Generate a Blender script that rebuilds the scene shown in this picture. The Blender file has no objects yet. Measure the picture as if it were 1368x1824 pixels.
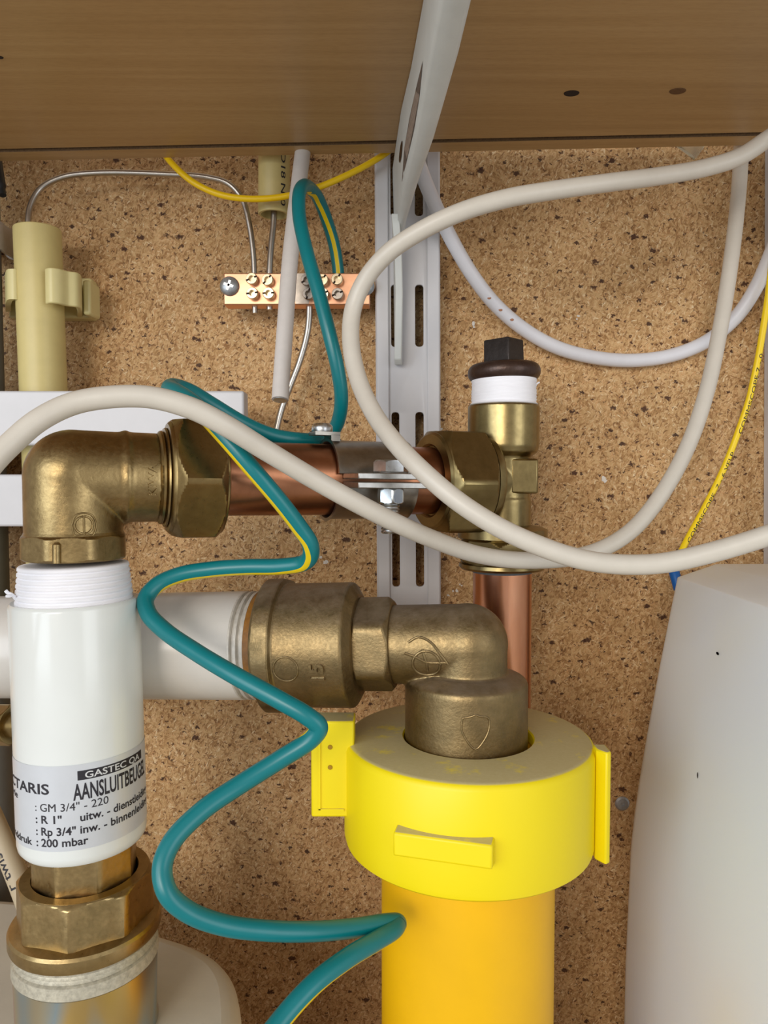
import bpy, bmesh, math, random
from mathutils import Vector, Matrix
random.seed(7)
S = bpy.context.scene
COL = S.collection

# ------------------------------------------------------------------ camera
D = 0.32                       # camera to back wall (metres); wall face is the plane y = 0
F = 1331.0                     # focal length in pixels of a 1368 x 1824 frame
PITCH = math.radians(2.5)
cam_d = bpy.data.cameras.new('camera'); cam = bpy.data.objects.new('camera', cam_d); COL.objects.link(cam)
cam_d.sensor_fit = 'VERTICAL'; cam_d.sensor_height = 36.0; cam_d.lens = 36.0*F/1824.0
cam_d.clip_start = 0.005; cam_d.clip_end = 20
cam.location = (0, -D, 0); cam.rotation_euler = (math.pi/2-PITCH, 0, 0)
S.camera = cam

# ------------------------------------------------------------------ light
w = bpy.data.worlds.new('world'); S.world = w; w.use_nodes = True
wb = w.node_tree.nodes['Background']; wb.inputs[0].default_value = (1.0, 0.95, 0.89, 1); wb.inputs[1].default_value = 0.48
def area(name, loc, target, size, size_y, power, color):
    l = bpy.data.lights.new(name, 'AREA'); l.shape = 'RECTANGLE'; l.size = size; l.size_y = size_y
    l.energy = power; l.color = color
    o = bpy.data.objects.new(name, l); COL.objects.link(o); o.location = loc
    o.rotation_euler = (Vector(target)-Vector(loc)).to_track_quat('-Z', 'Y').to_euler()
    return o
area('room_lamp_light', (-0.42, -1.55, 0.28), (0, 0, -0.02), 0.45, 0.45, 8.5, (1.0, 0.92, 0.82))
area('window_light', (1.10, -1.25, 0.10), (0.05, 0, -0.05), 0.7, 1.0, 6.0, (0.90, 0.95, 1.0))
area('left_cool_fill', (-0.95, -1.25, 0.18), (0.10, -0.05, -0.05), 0.8, 1.0, 10.0, (0.80, 0.90, 1.0))  # added cool fill from the left to brighten the jug; no real opening
vs = S.view_settings
vs.view_transform = 'Standard'; vs.look = 'None'; vs.gamma = 1.0; vs.use_curve_mapping = False
vs.exposure = 0.0

# ------------------------------------------------------------------ helpers: geometry
CP, SP = math.cos(PITCH), math.sin(PITCH)
CAM = Vector((0, -D, 0))
def W(px, py, z):
    """point seen at photo position (px,py) lying z metres from the camera along the wall normal"""
    a = (px-684.0)/F; b = (912.0-py)/F
    d = Vector((a, CP+b*SP, -SP+b*CP))
    return CAM + d*(z/d.y)
def R(px, z): return px*z/F
def proj(p):
    v = p-CAM
    dep = v.y*CP - v.z*SP; up = v.y*SP + v.z*CP
    return 684+F*v.x/dep, 912-F*up/dep
def s_at(A, B, px):
    """distance from A along A->B whose projection has that x"""
    L = (B-A).length; d = (B-A)/L; lo, hi = -0.4, L+0.4
    for _ in range(60):
        m = (lo+hi)/2
        if proj(A+d*m)[0] < px: lo = m
        else: hi = m
    return (lo+hi)/2
def frame(axis, ref=Vector((0, -1, 0))):
    a = axis.normalized(); e1 = ref - a*ref.dot(a)
    if e1.length < 1e-6: e1 = Vector((0, 0, 1)) - a*a.z
    e1.normalize(); return a, e1, a.cross(e1)

def ring_faces(bm, r0, r1, mi=None):
    n = len(r0)
    out = []
    for i in range(n):
        try:
            f = bm.faces.new((r0[i], r0[(i+1) % n], r1[(i+1) % n], r1[i]))
            if mi is not None: f.material_index = mi(i)
            out.append(f)
        except ValueError: pass
    return out
def lathe(bm, A, B, prof, n=64, ref=Vector((0, -1, 0)), cap=True, rot=0.0):
    """revolve a profile round A->B. prof rows: (s, r) or (s, clip_r, apothem, sides, rot_deg) for polygon sections"""
    a, e1, e2 = frame(B-A, ref)
    rings = []
    for row in prof:
        s, r = row[0], row[1]; vs_ = []
        for i in range(n):
            t = 2*math.pi*i/n + rot; rr = r
            if len(row) > 2:
                ap, k, ro = row[2], row[3], math.radians(row[4])
                seg = 2*math.pi/k; m = (t-ro) % seg - seg/2
                rr = min(r, ap/math.cos(m))
            vs_.append(bm.verts.new(A + a*s + (e1*math.cos(t)+e2*math.sin(t))*rr))
        rings.append(vs_)
    for q in range(len(rings)-1): ring_faces(bm, rings[q], rings[q+1])
    if cap:
        bm.faces.new(list(reversed(rings[0]))); bm.faces.new(rings[-1])
    return rings
def nut_rows(s0, s1, ap, k=6, rot=30.0, ch0=True, ch1=True, ch=0.30, steps=6, rc=None):
    """rows of a chamfered polygon nut; apothem ap; rot: 30 puts a corner towards the reference"""
    Rc = ap/math.cos(math.pi/k) if rc is None else rc
    rows = []
    h = (Rc-ap)*1.0/ math.tan(math.radians(58)) * 1.6 if ch else 0
    base = ap*0.985
    if ch0:
        for i in range(steps): rows.append((s0+h*i/steps, base+(Rc-base)*i/steps, ap, k, rot))
        rows.append((s0+h, Rc*1.001, ap, k, rot))
    else: rows.append((s0, Rc, ap, k, rot))
    if ch1:
        rows.append((s1-h, Rc*1.001, ap, k, rot))
        for i in range(steps-1, -1, -1): rows.append((s1-h*i/steps, base+(Rc-base)*i/steps, ap, k, rot))
    else: rows.append((s1, Rc, ap, k, rot))
    return rows
def box(bm, lo, hi, M=None):
    vs_ = [bm.verts.new(Vector((x, y, z)) if M is None else M @ Vector((x, y, z))) for x in (lo[0], hi[0]) for y in (lo[1], hi[1]) for z in (lo[2], hi[2])]
    for f in ((0, 1, 3, 2), (4, 6, 7, 5), (0, 4, 5, 1), (2, 3, 7, 6), (0, 2, 6, 4), (1, 5, 7, 3)):
        bm.faces.new([vs_[i] for i in f])
    return vs_
def hexa(bm, p):
    """eight points: bottom ring of four, top ring of four"""
    v = [bm.verts.new(q) for q in p]
    for f in ((3, 2, 1, 0), (4, 5, 6, 7), (0, 1, 5, 4), (1, 2, 6, 5), (2, 3, 7, 6), (3, 0, 4, 7)): bm.faces.new([v[i] for i in f])
def prism(bm, pts, vec):
    a = [bm.verts.new(p) for p in pts]; b = [bm.verts.new(p+vec) for p in pts]
    n = len(a)
    bm.faces.new(list(reversed(a))); bm.faces.new(b)
    for i in range(n): bm.faces.new((a[i], a[(i+1) % n], b[(i+1) % n], b[i]))
def sphere(bm, c, r, seg=32):
    bmesh.ops.create_uvsphere(bm, u_segments=seg, v_segments=seg//2, radius=r, matrix=Matrix.Translation(c))
def spline(P, per=12):
    """centripetal-ish Catmull-Rom through points (Vectors of any size, as tuples)"""
    n = len(P); out = []
    P = [tuple(p) for p in P]
    E = [tuple(2*a-b for a, b in zip(P[0], P[1]))] + P + [tuple(2*a-b for a, b in zip(P[-1], P[-2]))]
    for i in range(n-1):
        p0, p1, p2, p3 = E[i:i+4]
        def dd(a, b): return max(1e-7, math.sqrt(sum((x-y)**2 for x, y in zip(a[:3], b[:3]))))**0.5
        t0 = 0; t1 = t0+dd(p0, p1); t2 = t1+dd(p1, p2); t3 = t2+dd(p2, p3)
        for k in range(per if i < n-2 else per+1):
            t = t1+(t2-t1)*k/per
            def L(a, b, ta, tb): return [(tb-t)/(tb-ta)*x+(t-ta)/(tb-ta)*y for x, y in zip(a, b)]
            A1 = L(p0, p1, t0, t1); A2 = L(p1, p2, t1, t2); A3 = L(p2, p3, t2, t3)
            B1 = L(A1, A2, t0, t2); B2 = L(A2, A3, t1, t3)
            out.append(L(B1, B2, t1, t2))
    return out
def path(ctrl, per=12):
    """ctrl rows (px,py,z[,angle]) -> list of (Vector, angle)"""
    rows = []
    for c in ctrl:
        p = W(c[0], c[1], c[2]); rows.append((p.x, p.y, p.z, c[3] if len(c) > 3 else 0.0))
    return [(Vector(q[:3]), q[3]) for q in spline(rows, per)]
def tube(bm, pts, r, n=20, stripe=0, cap=True):
    """sweep a circle; frame e1 faces the room; stripe columns get material 1 centred on the row's angle (deg, + = right of travel)"""
    rings = []
    m = len(pts); e_prev = None
    for i, (p, ang) in enumerate(pts):
        t = (pts[min(i+1, m-1)][0]-pts[max(i-1, 0)][0]).normalized()
        ref = Vector((0, -1, 0)); e1 = ref - t*ref.dot(t)
        if e1.length < 0.25 and e_prev is not None:
            e1 = e_prev - t*e_prev.dot(t)
        e1.normalize(); e_prev = e1; e2 = t.cross(e1)
        rr = r(i/(m-1)) if callable(r) else r
        off = math.radians(ang) - math.pi*stripe/n
        rings.append([bm.verts.new(p+(e1*math.cos(2*math.pi*k/n+off)+e2*math.sin(2*math.pi*k/n+off))*rr) for k in range(n)])
    mi = (lambda i: 1 if i < stripe else 0) if stripe else None
    for q in range(m-1): ring_faces(bm, rings[q], rings[q+1], mi)
    if cap:
        bm.faces.new(list(reversed(rings[0]))); bm.faces.new(rings[-1])
def vtube(bm, P, r, n=12, per=8, closed=False):
    q = [(Vector(a), 0) for a in spline([tuple(p) for p in P], per)]
    tube(bm, q, r, n)
def plate(outer, holes, thick, to3d, bev=0.0):
    """flat plate with holes: 2D polygons -> bmesh, to3d(u,v,w)"""
    cu = bpy.data.curves.new('outline', 'CURVE'); cu.dimensions = '2D'; cu.fill_mode = 'BOTH'
    cu.extrude = thick/2*1000 - bev*1000; cu.bevel_depth = bev*1000; cu.bevel_resolution = 2 if bev else 0
    for poly in [outer]+holes:
        sp = cu.splines.new('POLY'); sp.points.add(len(poly)-1); sp.use_cyclic_u = True
        for pt, q in zip(sp.points, poly): pt.co = (q[0]*1000, q[1]*1000, 0, 1)
    o = bpy.data.objects.new('outline', cu); COL.objects.link(o)
    me = bpy.data.meshes.new_from_object(o.evaluated_get(bpy.context.evaluated_depsgraph_get()))
    bpy.data.objects.remove(o); bpy.data.curves.remove(cu)
    bm = bmesh.new(); bm.from_mesh(me); bpy.data.meshes.remove(me)
    for v in bm.verts: v.co = to3d(v.co.x/1000, v.co.y/1000, v.co.z/1000)
    bmesh.ops.remove_doubles(bm, verts=bm.verts, dist=1e-6)
    return bm
def rrect(x0, y0, x1, y1, r, n=5):
    out = []
    for cx, cy, a0 in ((x1-r, y1-r, 0), (x0+r, y1-r, 90), (x0+r, y0+r, 180), (x1-r, y0+r, 270)):
        for k in range(n+1):
            a = math.radians(a0+90*k/n); out.append((cx+r*math.cos(a), cy+r*math.sin(a)))
    return out
def text_mesh(body, bold=0.0, ext=0.0):
    cu = bpy.data.curves.new('lettering', 'FONT'); cu.body = body; cu.size = 1.0; cu.resolution_u = 3
    cu.offset = bold; cu.extrude = ext
    o = bpy.data.objects.new('lettering', cu); COL.objects.link(o)
    me = bpy.data.meshes.new_from_object(o.evaluated_get(bpy.context.evaluated_depsgraph_get()))
    bpy.data.objects.remove(o); bpy.data.curves.remove(cu)
    bm = bmesh.new(); bm.from_mesh(me); bpy.data.meshes.remove(me)
    return bm
def fit_text(body, u0, u1, v0, cap_h, fn, bold=0.0, ext=0.0, ext_h=0.0):
    """letters mapped so that text spans u0..u1 and capitals are cap_h tall from baseline v0; fn(u,v,h)"""
    bm = text_mesh(body, bold, ext)
    if not bm.verts: return bm
    bmesh.ops.triangulate(bm, faces=bm.faces[:])
    for lim in (0.5, 0.25, 0.14):
        bmesh.ops.subdivide_edges(bm, edges=[e for e in bm.edges if e.calc_length() > lim], cuts=1)
        bmesh.ops.triangulate(bm, faces=bm.faces[:])
    x0 = min(v.co.x for v in bm.verts); x1 = max(v.co.x for v in bm.verts)
    for v in bm.verts:
        u = u0+(v.co.x-x0)/(x1-x0)*(u1-u0); vv = v0+v.co.y/0.70*cap_h
        h = ext_h*(1 if v.co.z > 0 else 0) if ext else 0.0
        v.co = fn(u, vv, h)
    return bm
def cyl_map(A, B, r, e=0.00006, ref=None):
    """u: arc length to the right as seen from the room, v: height above A towards B reversed (v measured upwards from A)"""
    a, e1, e2 = frame(B-A, ref if ref is not None else Vector((0, -1, 0)))
    def fn(u, v, h=0.0):
        t = u/r
        return A + a*v + (e1*math.cos(t)+e2*math.sin(t))*(r+e+h)
    return fn

# ------------------------------------------------------------------ helpers: objects
WL = {}
def tag(o, label, cat, group=None, kind=None):
    if label: o['label'] = label
    if cat: o['category'] = cat
    if group: o['group'] = group
    if kind: o['kind'] = kind
    return o
def thing(name, loc, label, cat, group=None):
    o = bpy.data.objects.new(name, None); o.empty_display_size = 0.01; COL.objects.link(o); o.location = loc
    WL[o.name] = Vector(loc); return tag(o, label, cat, group)
def obj(name, bm, mats, parent=None, angle=35, flat=False, loc=None, label=None):
    bmesh.ops.recalc_face_normals(bm, faces=bm.faces)
    if parent is not None: base = WL[parent.name]
    elif loc is not None: base = Vector(loc)
    else:
        lo = [min(v.co[i] for v in bm.verts) for i in range(3)]; hi = [max(v.co[i] for v in bm.verts) for i in range(3)]
        base = Vector(((lo[0]+hi[0])/2, (lo[1]+hi[1])/2, lo[2]))
    for v in bm.verts: v.co -= base
    me = bpy.data.meshes.new(name); bm.to_mesh(me); bm.free()
    for m in (mats if isinstance(mats, (list, tuple)) else [mats]): me.materials.append(m)
    if not flat:
        me.polygons.foreach_set('use_smooth', [True]*len(me.polygons)); me.set_sharp_from_angle(angle=math.radians(angle))
    o = bpy.data.objects.new(name, me); COL.objects.link(o)
    if parent is not None: o.parent = parent
    else: o.location = base
    WL[o.name] = Vector(base)
    if label: o['label'] = label
    return o
def bevel(o, wd, seg=2, ang=40):
    m = o.modifiers.new('bevel', 'BEVEL'); m.width = wd; m.segments = seg; m.limit_method = 'ANGLE'; m.angle_limit = math.radians(ang); m.harden_normals = False
def cast(o, voxel=0.00045, it=4):
    m = o.modifiers.new('remesh', 'REMESH'); m.mode = 'VOXEL'; m.voxel_size = voxel; m.use_smooth_shade = True
    s = o.modifiers.new('smooth', 'SMOOTH'); s.factor = 0.5; s.iterations = it

# ------------------------------------------------------------------ helpers: materials
def srgb(r, g, b):
    f = lambda c: (c/255/12.92 if c/255 <= 0.04045 else ((c/255+0.055)/1.055)**2.4)
    return (f(r), f(g), f(b), 1)
class NT:
    def __init__(s, name):
        s.m = bpy.data.materials.new(name); s.m.use_nodes = True; s.t = s.m.node_tree; s.b = s.t.nodes['Principled BSDF']
    def n(s, kind, **kw):
        o = s.t.nodes.new('ShaderNode'+kind)
        for k, v in kw.items():
            if k.startswith('i_'):
                key = k[2:]; o.inputs[int(key) if key.isdigit() else key.replace('_', ' ')].default_value = v
            else: setattr(o, k, v)
        return o
    def l(s, a, b): s.t.links.new(a, b)
    def math(s, op, a, b=None, clamp=False):
        o = s.n('Math', operation=op, use_clamp=clamp)
        for i, x in enumerate((a, b)):
            if x is None: continue
            if isinstance(x, (int, float)): o.inputs[i].default_value = x
            else: s.l(x, o.inputs[i])
        return o.outputs[0]
    def mix(s, fac, a, b, mode='MIX'):
        o = s.n('Mix', data_type='RGBA', blend_type=mode)
        for i, x in ((0, fac), (6, a), (7, b)):
            if isinstance(x, (int, float, tuple)): o.inputs[i].default_value = x
            else: s.l(x, o.inputs[i])
        return o.outputs[2]
    def ramp(s, x, stops, interp='LINEAR'):
        o = s.n('ValToRGB'); cr = o.color_ramp; cr.interpolation = interp
        while len(cr.elements) < len(stops): cr.elements.new(0.5)
        for e, (p, c) in zip(cr.elements, stops): e.position = p; e.color = c
        s.l(x, o.inputs[0]); return o.outputs[0]
    def co(s, scale=(1000, 1000, 1000), rot=(0, 0, 0)):
        if not hasattr(s, 'tc'): s.tc = s.n('TexCoord')
        m = s.n('Mapping'); m.inputs['Scale'].default_value = scale; m.inputs['Rotation'].default_value = rot
        s.l(s.tc.outputs['Object'], m.inputs[0]); return m.outputs[0]
    def noise(s, co, scale, detail=3, rough=0.55, out=0):
        o = s.n('TexNoise'); o.inputs['Scale'].default_value = scale; o.inputs['Detail'].default_value = detail; o.inputs['Roughness'].default_value = rough
        s.l(co, o.inputs['Vector']); return o.outputs[out]
    def bump(s, h, strength=0.2, dist=0.0003):
        o = s.n('Bump'); o.inputs['Strength'].default_value = strength; o.inputs['Distance'].default_value = dist
        s.l(h, o.inputs['Height']); s.l(o.outputs[0], s.b.inputs['Normal'])
def mat(name, col, rough=0.5, metal=0.0, var=0.0, scale=0.4, bump=0.0, bscale=1.2, coat=0.0, rvar=0.0, col2=None, fac=(0.45, 0.6), stretch=(1, 1, 1), spec=None):
    N = NT(name); b = N.b
    b.inputs['Roughness'].default_value = rough; b.inputs['Metallic'].default_value = metal
    b.inputs['Coat Weight'].default_value = coat; b.inputs['Coat Roughness'].default_value = 0.15
    if spec is not None: b.inputs['Specular IOR Level'].default_value = spec
    c = N.co(tuple(1000*k for k in stretch))
    base = col
    if col2 is not None:
        base = N.mix(N.ramp(N.noise(c, scale*0.5, 5, 0.65), [(fac[0], (0, 0, 0, 1)), (fac[1], (1, 1, 1, 1))]), col, col2)
    if var:
        n = N.noise(c, scale, 5, 0.6)
        g = N.ramp(n, [(0.25, (1-var,)*3+(1,)), (0.75, (1+var*0.4,)*3+(1,))])
        base = N.mix(1.0, base, g, 'MULTIPLY')
    if isinstance(base, tuple): b.inputs['Base Color'].default_value = base
    else: N.l(base, b.inputs['Base Color'])
    if rvar:
        n = N.noise(c, scale*0.7, 4, 0.6)
        N.l(N.math('ADD', N.math('MULTIPLY', N.math('SUBTRACT', n, 0.5), rvar*2), rough, True), b.inputs['Roughness'])
    if bump: N.bump(N.noise(c, bscale, 3, 0.6), bump)
    return N.m

def particleboard():
    N = NT('particleboard'); N.b.inputs['Roughness'].default_value = 0.7; N.b.inputs['Specular IOR Level'].default_value = 0.3
    tc = N.n('TexCoord'); sx = N.n('SeparateXYZ'); N.l(tc.outputs['Object'], sx.inputs[0])
    cb = N.n('CombineXYZ'); N.l(N.math('MULTIPLY', sx.outputs[0], 1000), cb.inputs[0]); N.l(N.math('MULTIPLY', sx.outputs[2], 1000), cb.inputs[1])
    c0 = cb.outputs[0]
    def n2d(vec, scale, detail=3, rough=0.6, out=0):
        o = N.n('TexNoise', noise_dimensions='2D'); o.inputs['Scale'].default_value = scale; o.inputs['Detail'].default_value = detail; o.inputs['Roughness'].default_value = rough
        N.l(vec, o.inputs['Vector']); return o.outputs[out]
    def warp(vec, scale, amt):
        sub = N.n('VectorMath', operation='SUBTRACT'); N.l(n2d(vec, scale, 2, 0.5, 1), sub.inputs[0]); sub.inputs[1].default_value = (0.5, 0.5, 0.5)
        sc = N.n('VectorMath', operation='SCALE'); N.l(sub.outputs[0], sc.inputs[0]); sc.inputs['Scale'].default_value = amt
        ad = N.n('VectorMath', operation='ADD'); N.l(vec, ad.inputs[0]); N.l(sc.outputs[0], ad.inputs[1]); return ad.outputs[0]
    c = warp(c0, 0.12, 3.0)
    base = n2d(c0, 0.55, 5, 0.7)
    col = N.ramp(base, [(0.30, srgb(150, 112, 70)), (0.5, srgb(186, 147, 100)), (0.72, srgb(208, 174, 128))])
    pal = [(0.0, srgb(112, 76, 46)), (0.12, srgb(150, 108, 66)), (0.34, srgb(180, 140, 92)), (0.58, srgb(202, 165, 116)), (0.74, srgb(216, 184, 138)), (0.80, srgb(196, 138, 86)), (0.90, srgb(208, 174, 126)), (1.0, srgb(234, 212, 174))]
    k = 0
    for ang, lx, ly, keep, op in ((0.2, 4.5, 1.6, 0.25, 0.75), (1.5, 4.0, 1.5, 0.3, 0.75), (2.5, 6.0, 1.9, 0.45, 0.75), (0.8, 3.2, 1.0, 0.35, 0.75), (2.0, 3.6, 1.0, 0.35, 0.75), (2.9, 2.6, 0.8, 0.4, 0.8), (1.15, 5.4, 1.2, 0.6, 0.8), (0.45, 2.2, 0.65, 0.45, 0.85), (1.75, 2.0, 0.6, 0.5, 0.85), (2.3, 1.6, 0.6, 0.55, 0.85)):
        k += 1
        m = N.n('Mapping'); m.vector_type = 'POINT'; m.inputs['Rotation'].default_value = (0, 0, ang); m.inputs['Location'].default_value = (k*37.1, k*19.3, 0)
        N.l(c, m.inputs[0])
        m2 = N.n('Mapping'); m2.inputs['Scale'].default_value = (0.80/lx, 0.85/ly, 1); N.l(m.outputs[0], m2.inputs[0])
        v = N.n('TexVoronoi', voronoi_dimensions='2D'); v.inputs['Scale'].default_value = 1.0; v.inputs['Randomness'].default_value = 1.0
        N.l(m2.outputs[0], v.inputs['Vector'])
        sp = N.n('SeparateColor'); N.l(v.outputs['Color'], sp.inputs[0])
        m3 = N.n('Mapping'); m3.inputs['Scale'].default_value = (0.35, 3.2, 1); N.l(m.outputs[0], m3.inputs[0])
        fib = n2d(m3.outputs[0], 1.0, 2, 0.6)
        val = N.math('ADD', N.math('MULTIPLY', sp.outputs[1], 0.90), N.math('MULTIPLY', N.math('SUBTRACT', fib, 0.42), 0.8), True)
        msk = N.math('MULTIPLY', N.math('SUBTRACT', 0.47, v.outputs['Distance']), 9, True)
        msk = N.math('MULTIPLY', N.math('MULTIPLY', msk, N.math('GREATER_THAN', sp.outputs[0], keep)), op)
        col = N.mix(msk, col, N.ramp(val, pal))
    col = N.mix(1.0, col, N.ramp(n2d(c0, 0.03, 3, 0.5), [(0.3, (0.88, 0.87, 0.84, 1)), (0.7, (1.05, 1.05, 1.05, 1))]), 'MULTIPLY')
    cf = warp(c0, 0.9, 2.4)
    for cell, th, keep, dark, seed in ((0.21, 0.21, 0.50, srgb(60, 34, 24), 3), (0.36, 0.23, 0.50, srgb(78, 46, 30), 4), (0.13, 0.19, 0.62, srgb(66, 36, 24), 5), (0.62, 0.26, 0.70, srgb(96, 62, 40), 6)):
        m2 = N.n('Mapping'); m2.inputs['Location'].default_value = (seed*31.7, seed*11.9, 0); m2.inputs['Scale'].default_value = (0.68, 1.15, 1); m2.inputs['Rotation'].default_value = (0, 0, 0.5+seed)
        N.l(cf, m2.inputs[0])
        vo = N.n('TexVoronoi', voronoi_dimensions='2D'); vo.inputs['Scale'].default_value = cell; N.l(m2.outputs[0], vo.inputs['Vector'])
        sp = N.n('SeparateColor'); N.l(vo.outputs['Color'], sp.inputs[0])
        thr = N.math('MULTIPLY', N.math('ADD', N.math('MULTIPLY', N.math('MULTIPLY', sp.outputs[1], sp.outputs[1]), 0.75), 0.25), th)
        msk = N.math('MULTIPLY', N.math('SUBTRACT', thr, vo.outputs['Distance']), 16, True)
        msk = N.math('MULTIPLY', msk, N.math('GREATER_THAN', sp.outputs[0], keep))
        col = N.mix(N.math('MULTIPLY', msk, 0.93), col, dark)
    N.l(col, N.b.inputs['Base Color'])
    N.bump(base, 0.2, 0.0004)
    return N.m
def beech():
    N = NT('beech_laminate'); N.b.inputs['Roughness'].default_value = 0.38; N.b.inputs['Specular IOR Level'].default_value = 0.4
    c = N.co((1000, 1000, 1000)); cs = N.co((30, 1000, 1000)); cf = N.co((200, 1000, 1000))
    n = N.noise(cs, 0.25, 5, 0.6); f = N.noise(cf, 1.4, 2, 0.6)
    col = N.ramp(n, [(0.28, srgb(164, 130, 84)), (0.5, srgb(174, 140, 93)), (0.72, srgb(182, 149, 103))])
    col = N.mix(1.0, col, N.ramp(f, [(0.3, (0.93, 0.91, 0.88, 1)), (0.55, (1, 1, 1, 1)), (1, (1.03, 1.03, 1.03, 1))]), 'MULTIPLY')
    N.l(col, N.b.inputs['Base Color']); return N.m
def brass(name, c1, c2, rough, bump=0.12, dust=None, bsc=0.9, rv=0.35):
    N = NT(name); b = N.b; b.inputs['Metallic'].default_value = 1.0
    c = N.co()
    n = N.noise(c, 0.22, 6, 0.65); n2 = N.noise(c, bsc, 4, 0.6)
    col = N.ramp(n, [(0.35, c1), (0.65, c2)])
    N.l(N.math('ADD', N.math('MULTIPLY', N.math('SUBTRACT', n2, 0.5), rv), rough, True), b.inputs['Roughness'])
    if dust is not None:
        g = N.n('NewGeometry'); sx = N.n('SeparateXYZ'); N.l(g.outputs['Normal'], sx.inputs[0])
        k = N.math('MULTIPLY', N.math('SUBTRACT', N.math('ADD', sx.outputs[2], N.math('MULTIPLY', N.math('SUBTRACT', n, 0.5), 0.9)), 0.45), 1.5, True)
        k = N.math('MULTIPLY', k, 0.75)
        col = N.mix(k, col, dust); N.l(N.math('SUBTRACT', 1.0, N.math('MULTIPLY', k, 0.9)), b.inputs['Metallic'])
    N.l(col, b.inputs['Base Color'])
    if bump: N.bump(n2, bump, 0.0003)
    return N.m

M_board = particleboard(); M_beech = beech()
M_core = mat('chipboard_edge', srgb(120, 92, 62), 0.9, var=0.5, scale=1.5)
M_whitesteel = mat('white_powder_coat', srgb(208, 208, 212), 0.42, var=0.05, scale=0.1)
M_bracket = mat('bracket_white_paint', srgb(208, 212, 210), 0.45, var=0.06, scale=0.15)
M_smear = mat('brown_print', srgb(158, 142, 130), 0.7, var=0.5, scale=0.9)
M_dark = mat('dark_hole', srgb(40, 26, 18), 0.9)
M_rust = mat('rusty_edge', srgb(104, 72, 40), 0.8, var=0.3, scale=1)
M_pvc = mat('cream_pvc', srgb(206, 190, 128), 0.45, var=0.06, scale=0.2)
M_clip = mat('pale_yellow_plastic', srgb(212, 201, 144), 0.4, var=0.04, scale=0.3)
M_ink = mat('black_ink', srgb(34, 32, 40), 0.6)
M_steelwire = mat('tinned_wire', (0.50, 0.47, 0.43, 1), 0.34, 1.0, var=0.15, scale=0.3)
M_zinc = mat('zinc_plated_steel', (0.62, 0.64, 0.66, 1), 0.30, 1.0, var=0.15, scale=0.6, rvar=0.12)
M_screw = mat('blued_steel_screw', (0.46, 0.49, 0.53, 1), 0.42, 0.75, var=0.2, scale=0.8)
M_copperbar = mat('bright_copper_bar', (0.86, 0.47, 0.29, 1), 0.42, 1.0, var=0.12, scale=0.25, stretch=(0.15, 1, 1), rvar=0.12)
M_brassscrew = mat('pale_brass_screw', (0.86, 0.72, 0.50, 1), 0.28, 1.0, var=0.1, scale=0.8)
M_tinstain = mat('solder_tinned_stain', (0.50, 0.44, 0.38, 1), 0.42, 1.0, var=0.3, scale=0.4)
M_copper = mat('copper_pipe_aged', (0.48, 0.21, 0.11, 1), 0.32, 1.0, var=0.35, scale=0.12, rvar=0.14, col2=(0.32, 0.14, 0.075, 1), stretch=(1, 1, 0.5))
M_copperbright = mat('copper_pipe_bright', (0.88, 0.44, 0.27, 1), 0.24, 1.0, var=0.18, scale=0.15, rvar=0.08, col2=(0.72, 0.33, 0.19, 1), stretch=(1, 1, 0.25))
M_brass = brass('brass_cast', (0.27, 0.19, 0.085, 1), (0.36, 0.26, 0.12, 1), 0.38, 0.22)
M_brassnut = brass('brass_machined', (0.26, 0.18, 0.075, 1), (0.33, 0.235, 0.10, 1), 0.30, 0.05, rv=0.16)
M_brasstee = brass('brass_tee', (0.25, 0.19, 0.085, 1), (0.32, 0.245, 0.11, 1), 0.31, 0.04, rv=0.16)
M_bronze = brass('brass_dusty_cast', (0.225, 0.165, 0.082, 1), (0.30, 0.215, 0.105, 1), 0.45, 0.30, dust=srgb(120, 108, 98), bsc=1.1)
M_brassdark = brass('brass_union_nut', (0.36, 0.26, 0.12, 1), (0.46, 0.33, 0.155, 1), 0.34, 0.10)
M_iron = mat('black_malleable_iron', srgb(58, 52, 50), 0.42, 0.55, var=0.35, scale=0.5, bump=0.3, bscale=0.9)
M_iron2 = mat('brown_black_iron', srgb(72, 54, 46), 0.36, 0.5, var=0.35, scale=0.5, bump=0.35, bscale=0.9)
M_tape = mat('white_thread_tape', srgb(240, 240, 246), 0.55, var=0.06, scale=0.6, bump=0.35, bscale=0.8, stretch=(0.3, 0.3, 2.0))
M_whitepipe = mat('white_gloss_enamel', srgb(224, 228, 226), 0.22, var=0.03, scale=0.08, coat=0.3)
M_whitepipe2 = mat('white_aged_enamel', srgb(216, 212, 206), 0.30, var=0.06, scale=0.1, coat=0.2, rvar=0.06)
M_thread = mat('smeared_thread', srgb(206, 200, 190), 0.45, 0.2, var=0.25, scale=0.6, bump=0.2)
M_rustring = mat('orange_sealant', srgb(150, 100, 34), 0.5, var=0.4, scale=0.5, bump=0.3)
M_label = mat('silver_sticker', srgb(206, 210, 216), 0.32, 0.15, var=0.04, scale=0.2)
M_labelwhite = mat('sticker_white_letters', srgb(206, 208, 210), 0.5)
M_galv = mat('white_oxide_ring', srgb(196, 190, 172), 0.55, 0.35, var=0.35, scale=0.8, bump=0.4, bscale=1.0)
def passivated():
    N = NT('yellow_passivated_zinc'); N.b.inputs['Metallic'].default_value = 0.9; N.b.inputs['Roughness'].default_value = 0.28
    c = N.co((1000, 1000, 300)); n = N.noise(c, 0.045, 2, 0.4)
    N.l(N.ramp(n, [(0.30, srgb(205, 150, 160)), (0.42, srgb(196, 186, 160)), (0.52, srgb(168, 186, 196)), (0.62, srgb(208, 180, 120)), (0.74, srgb(214, 178, 70))]), N.b.inputs['Base Color'])
    return N.m
M_pass = passivated()
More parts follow.
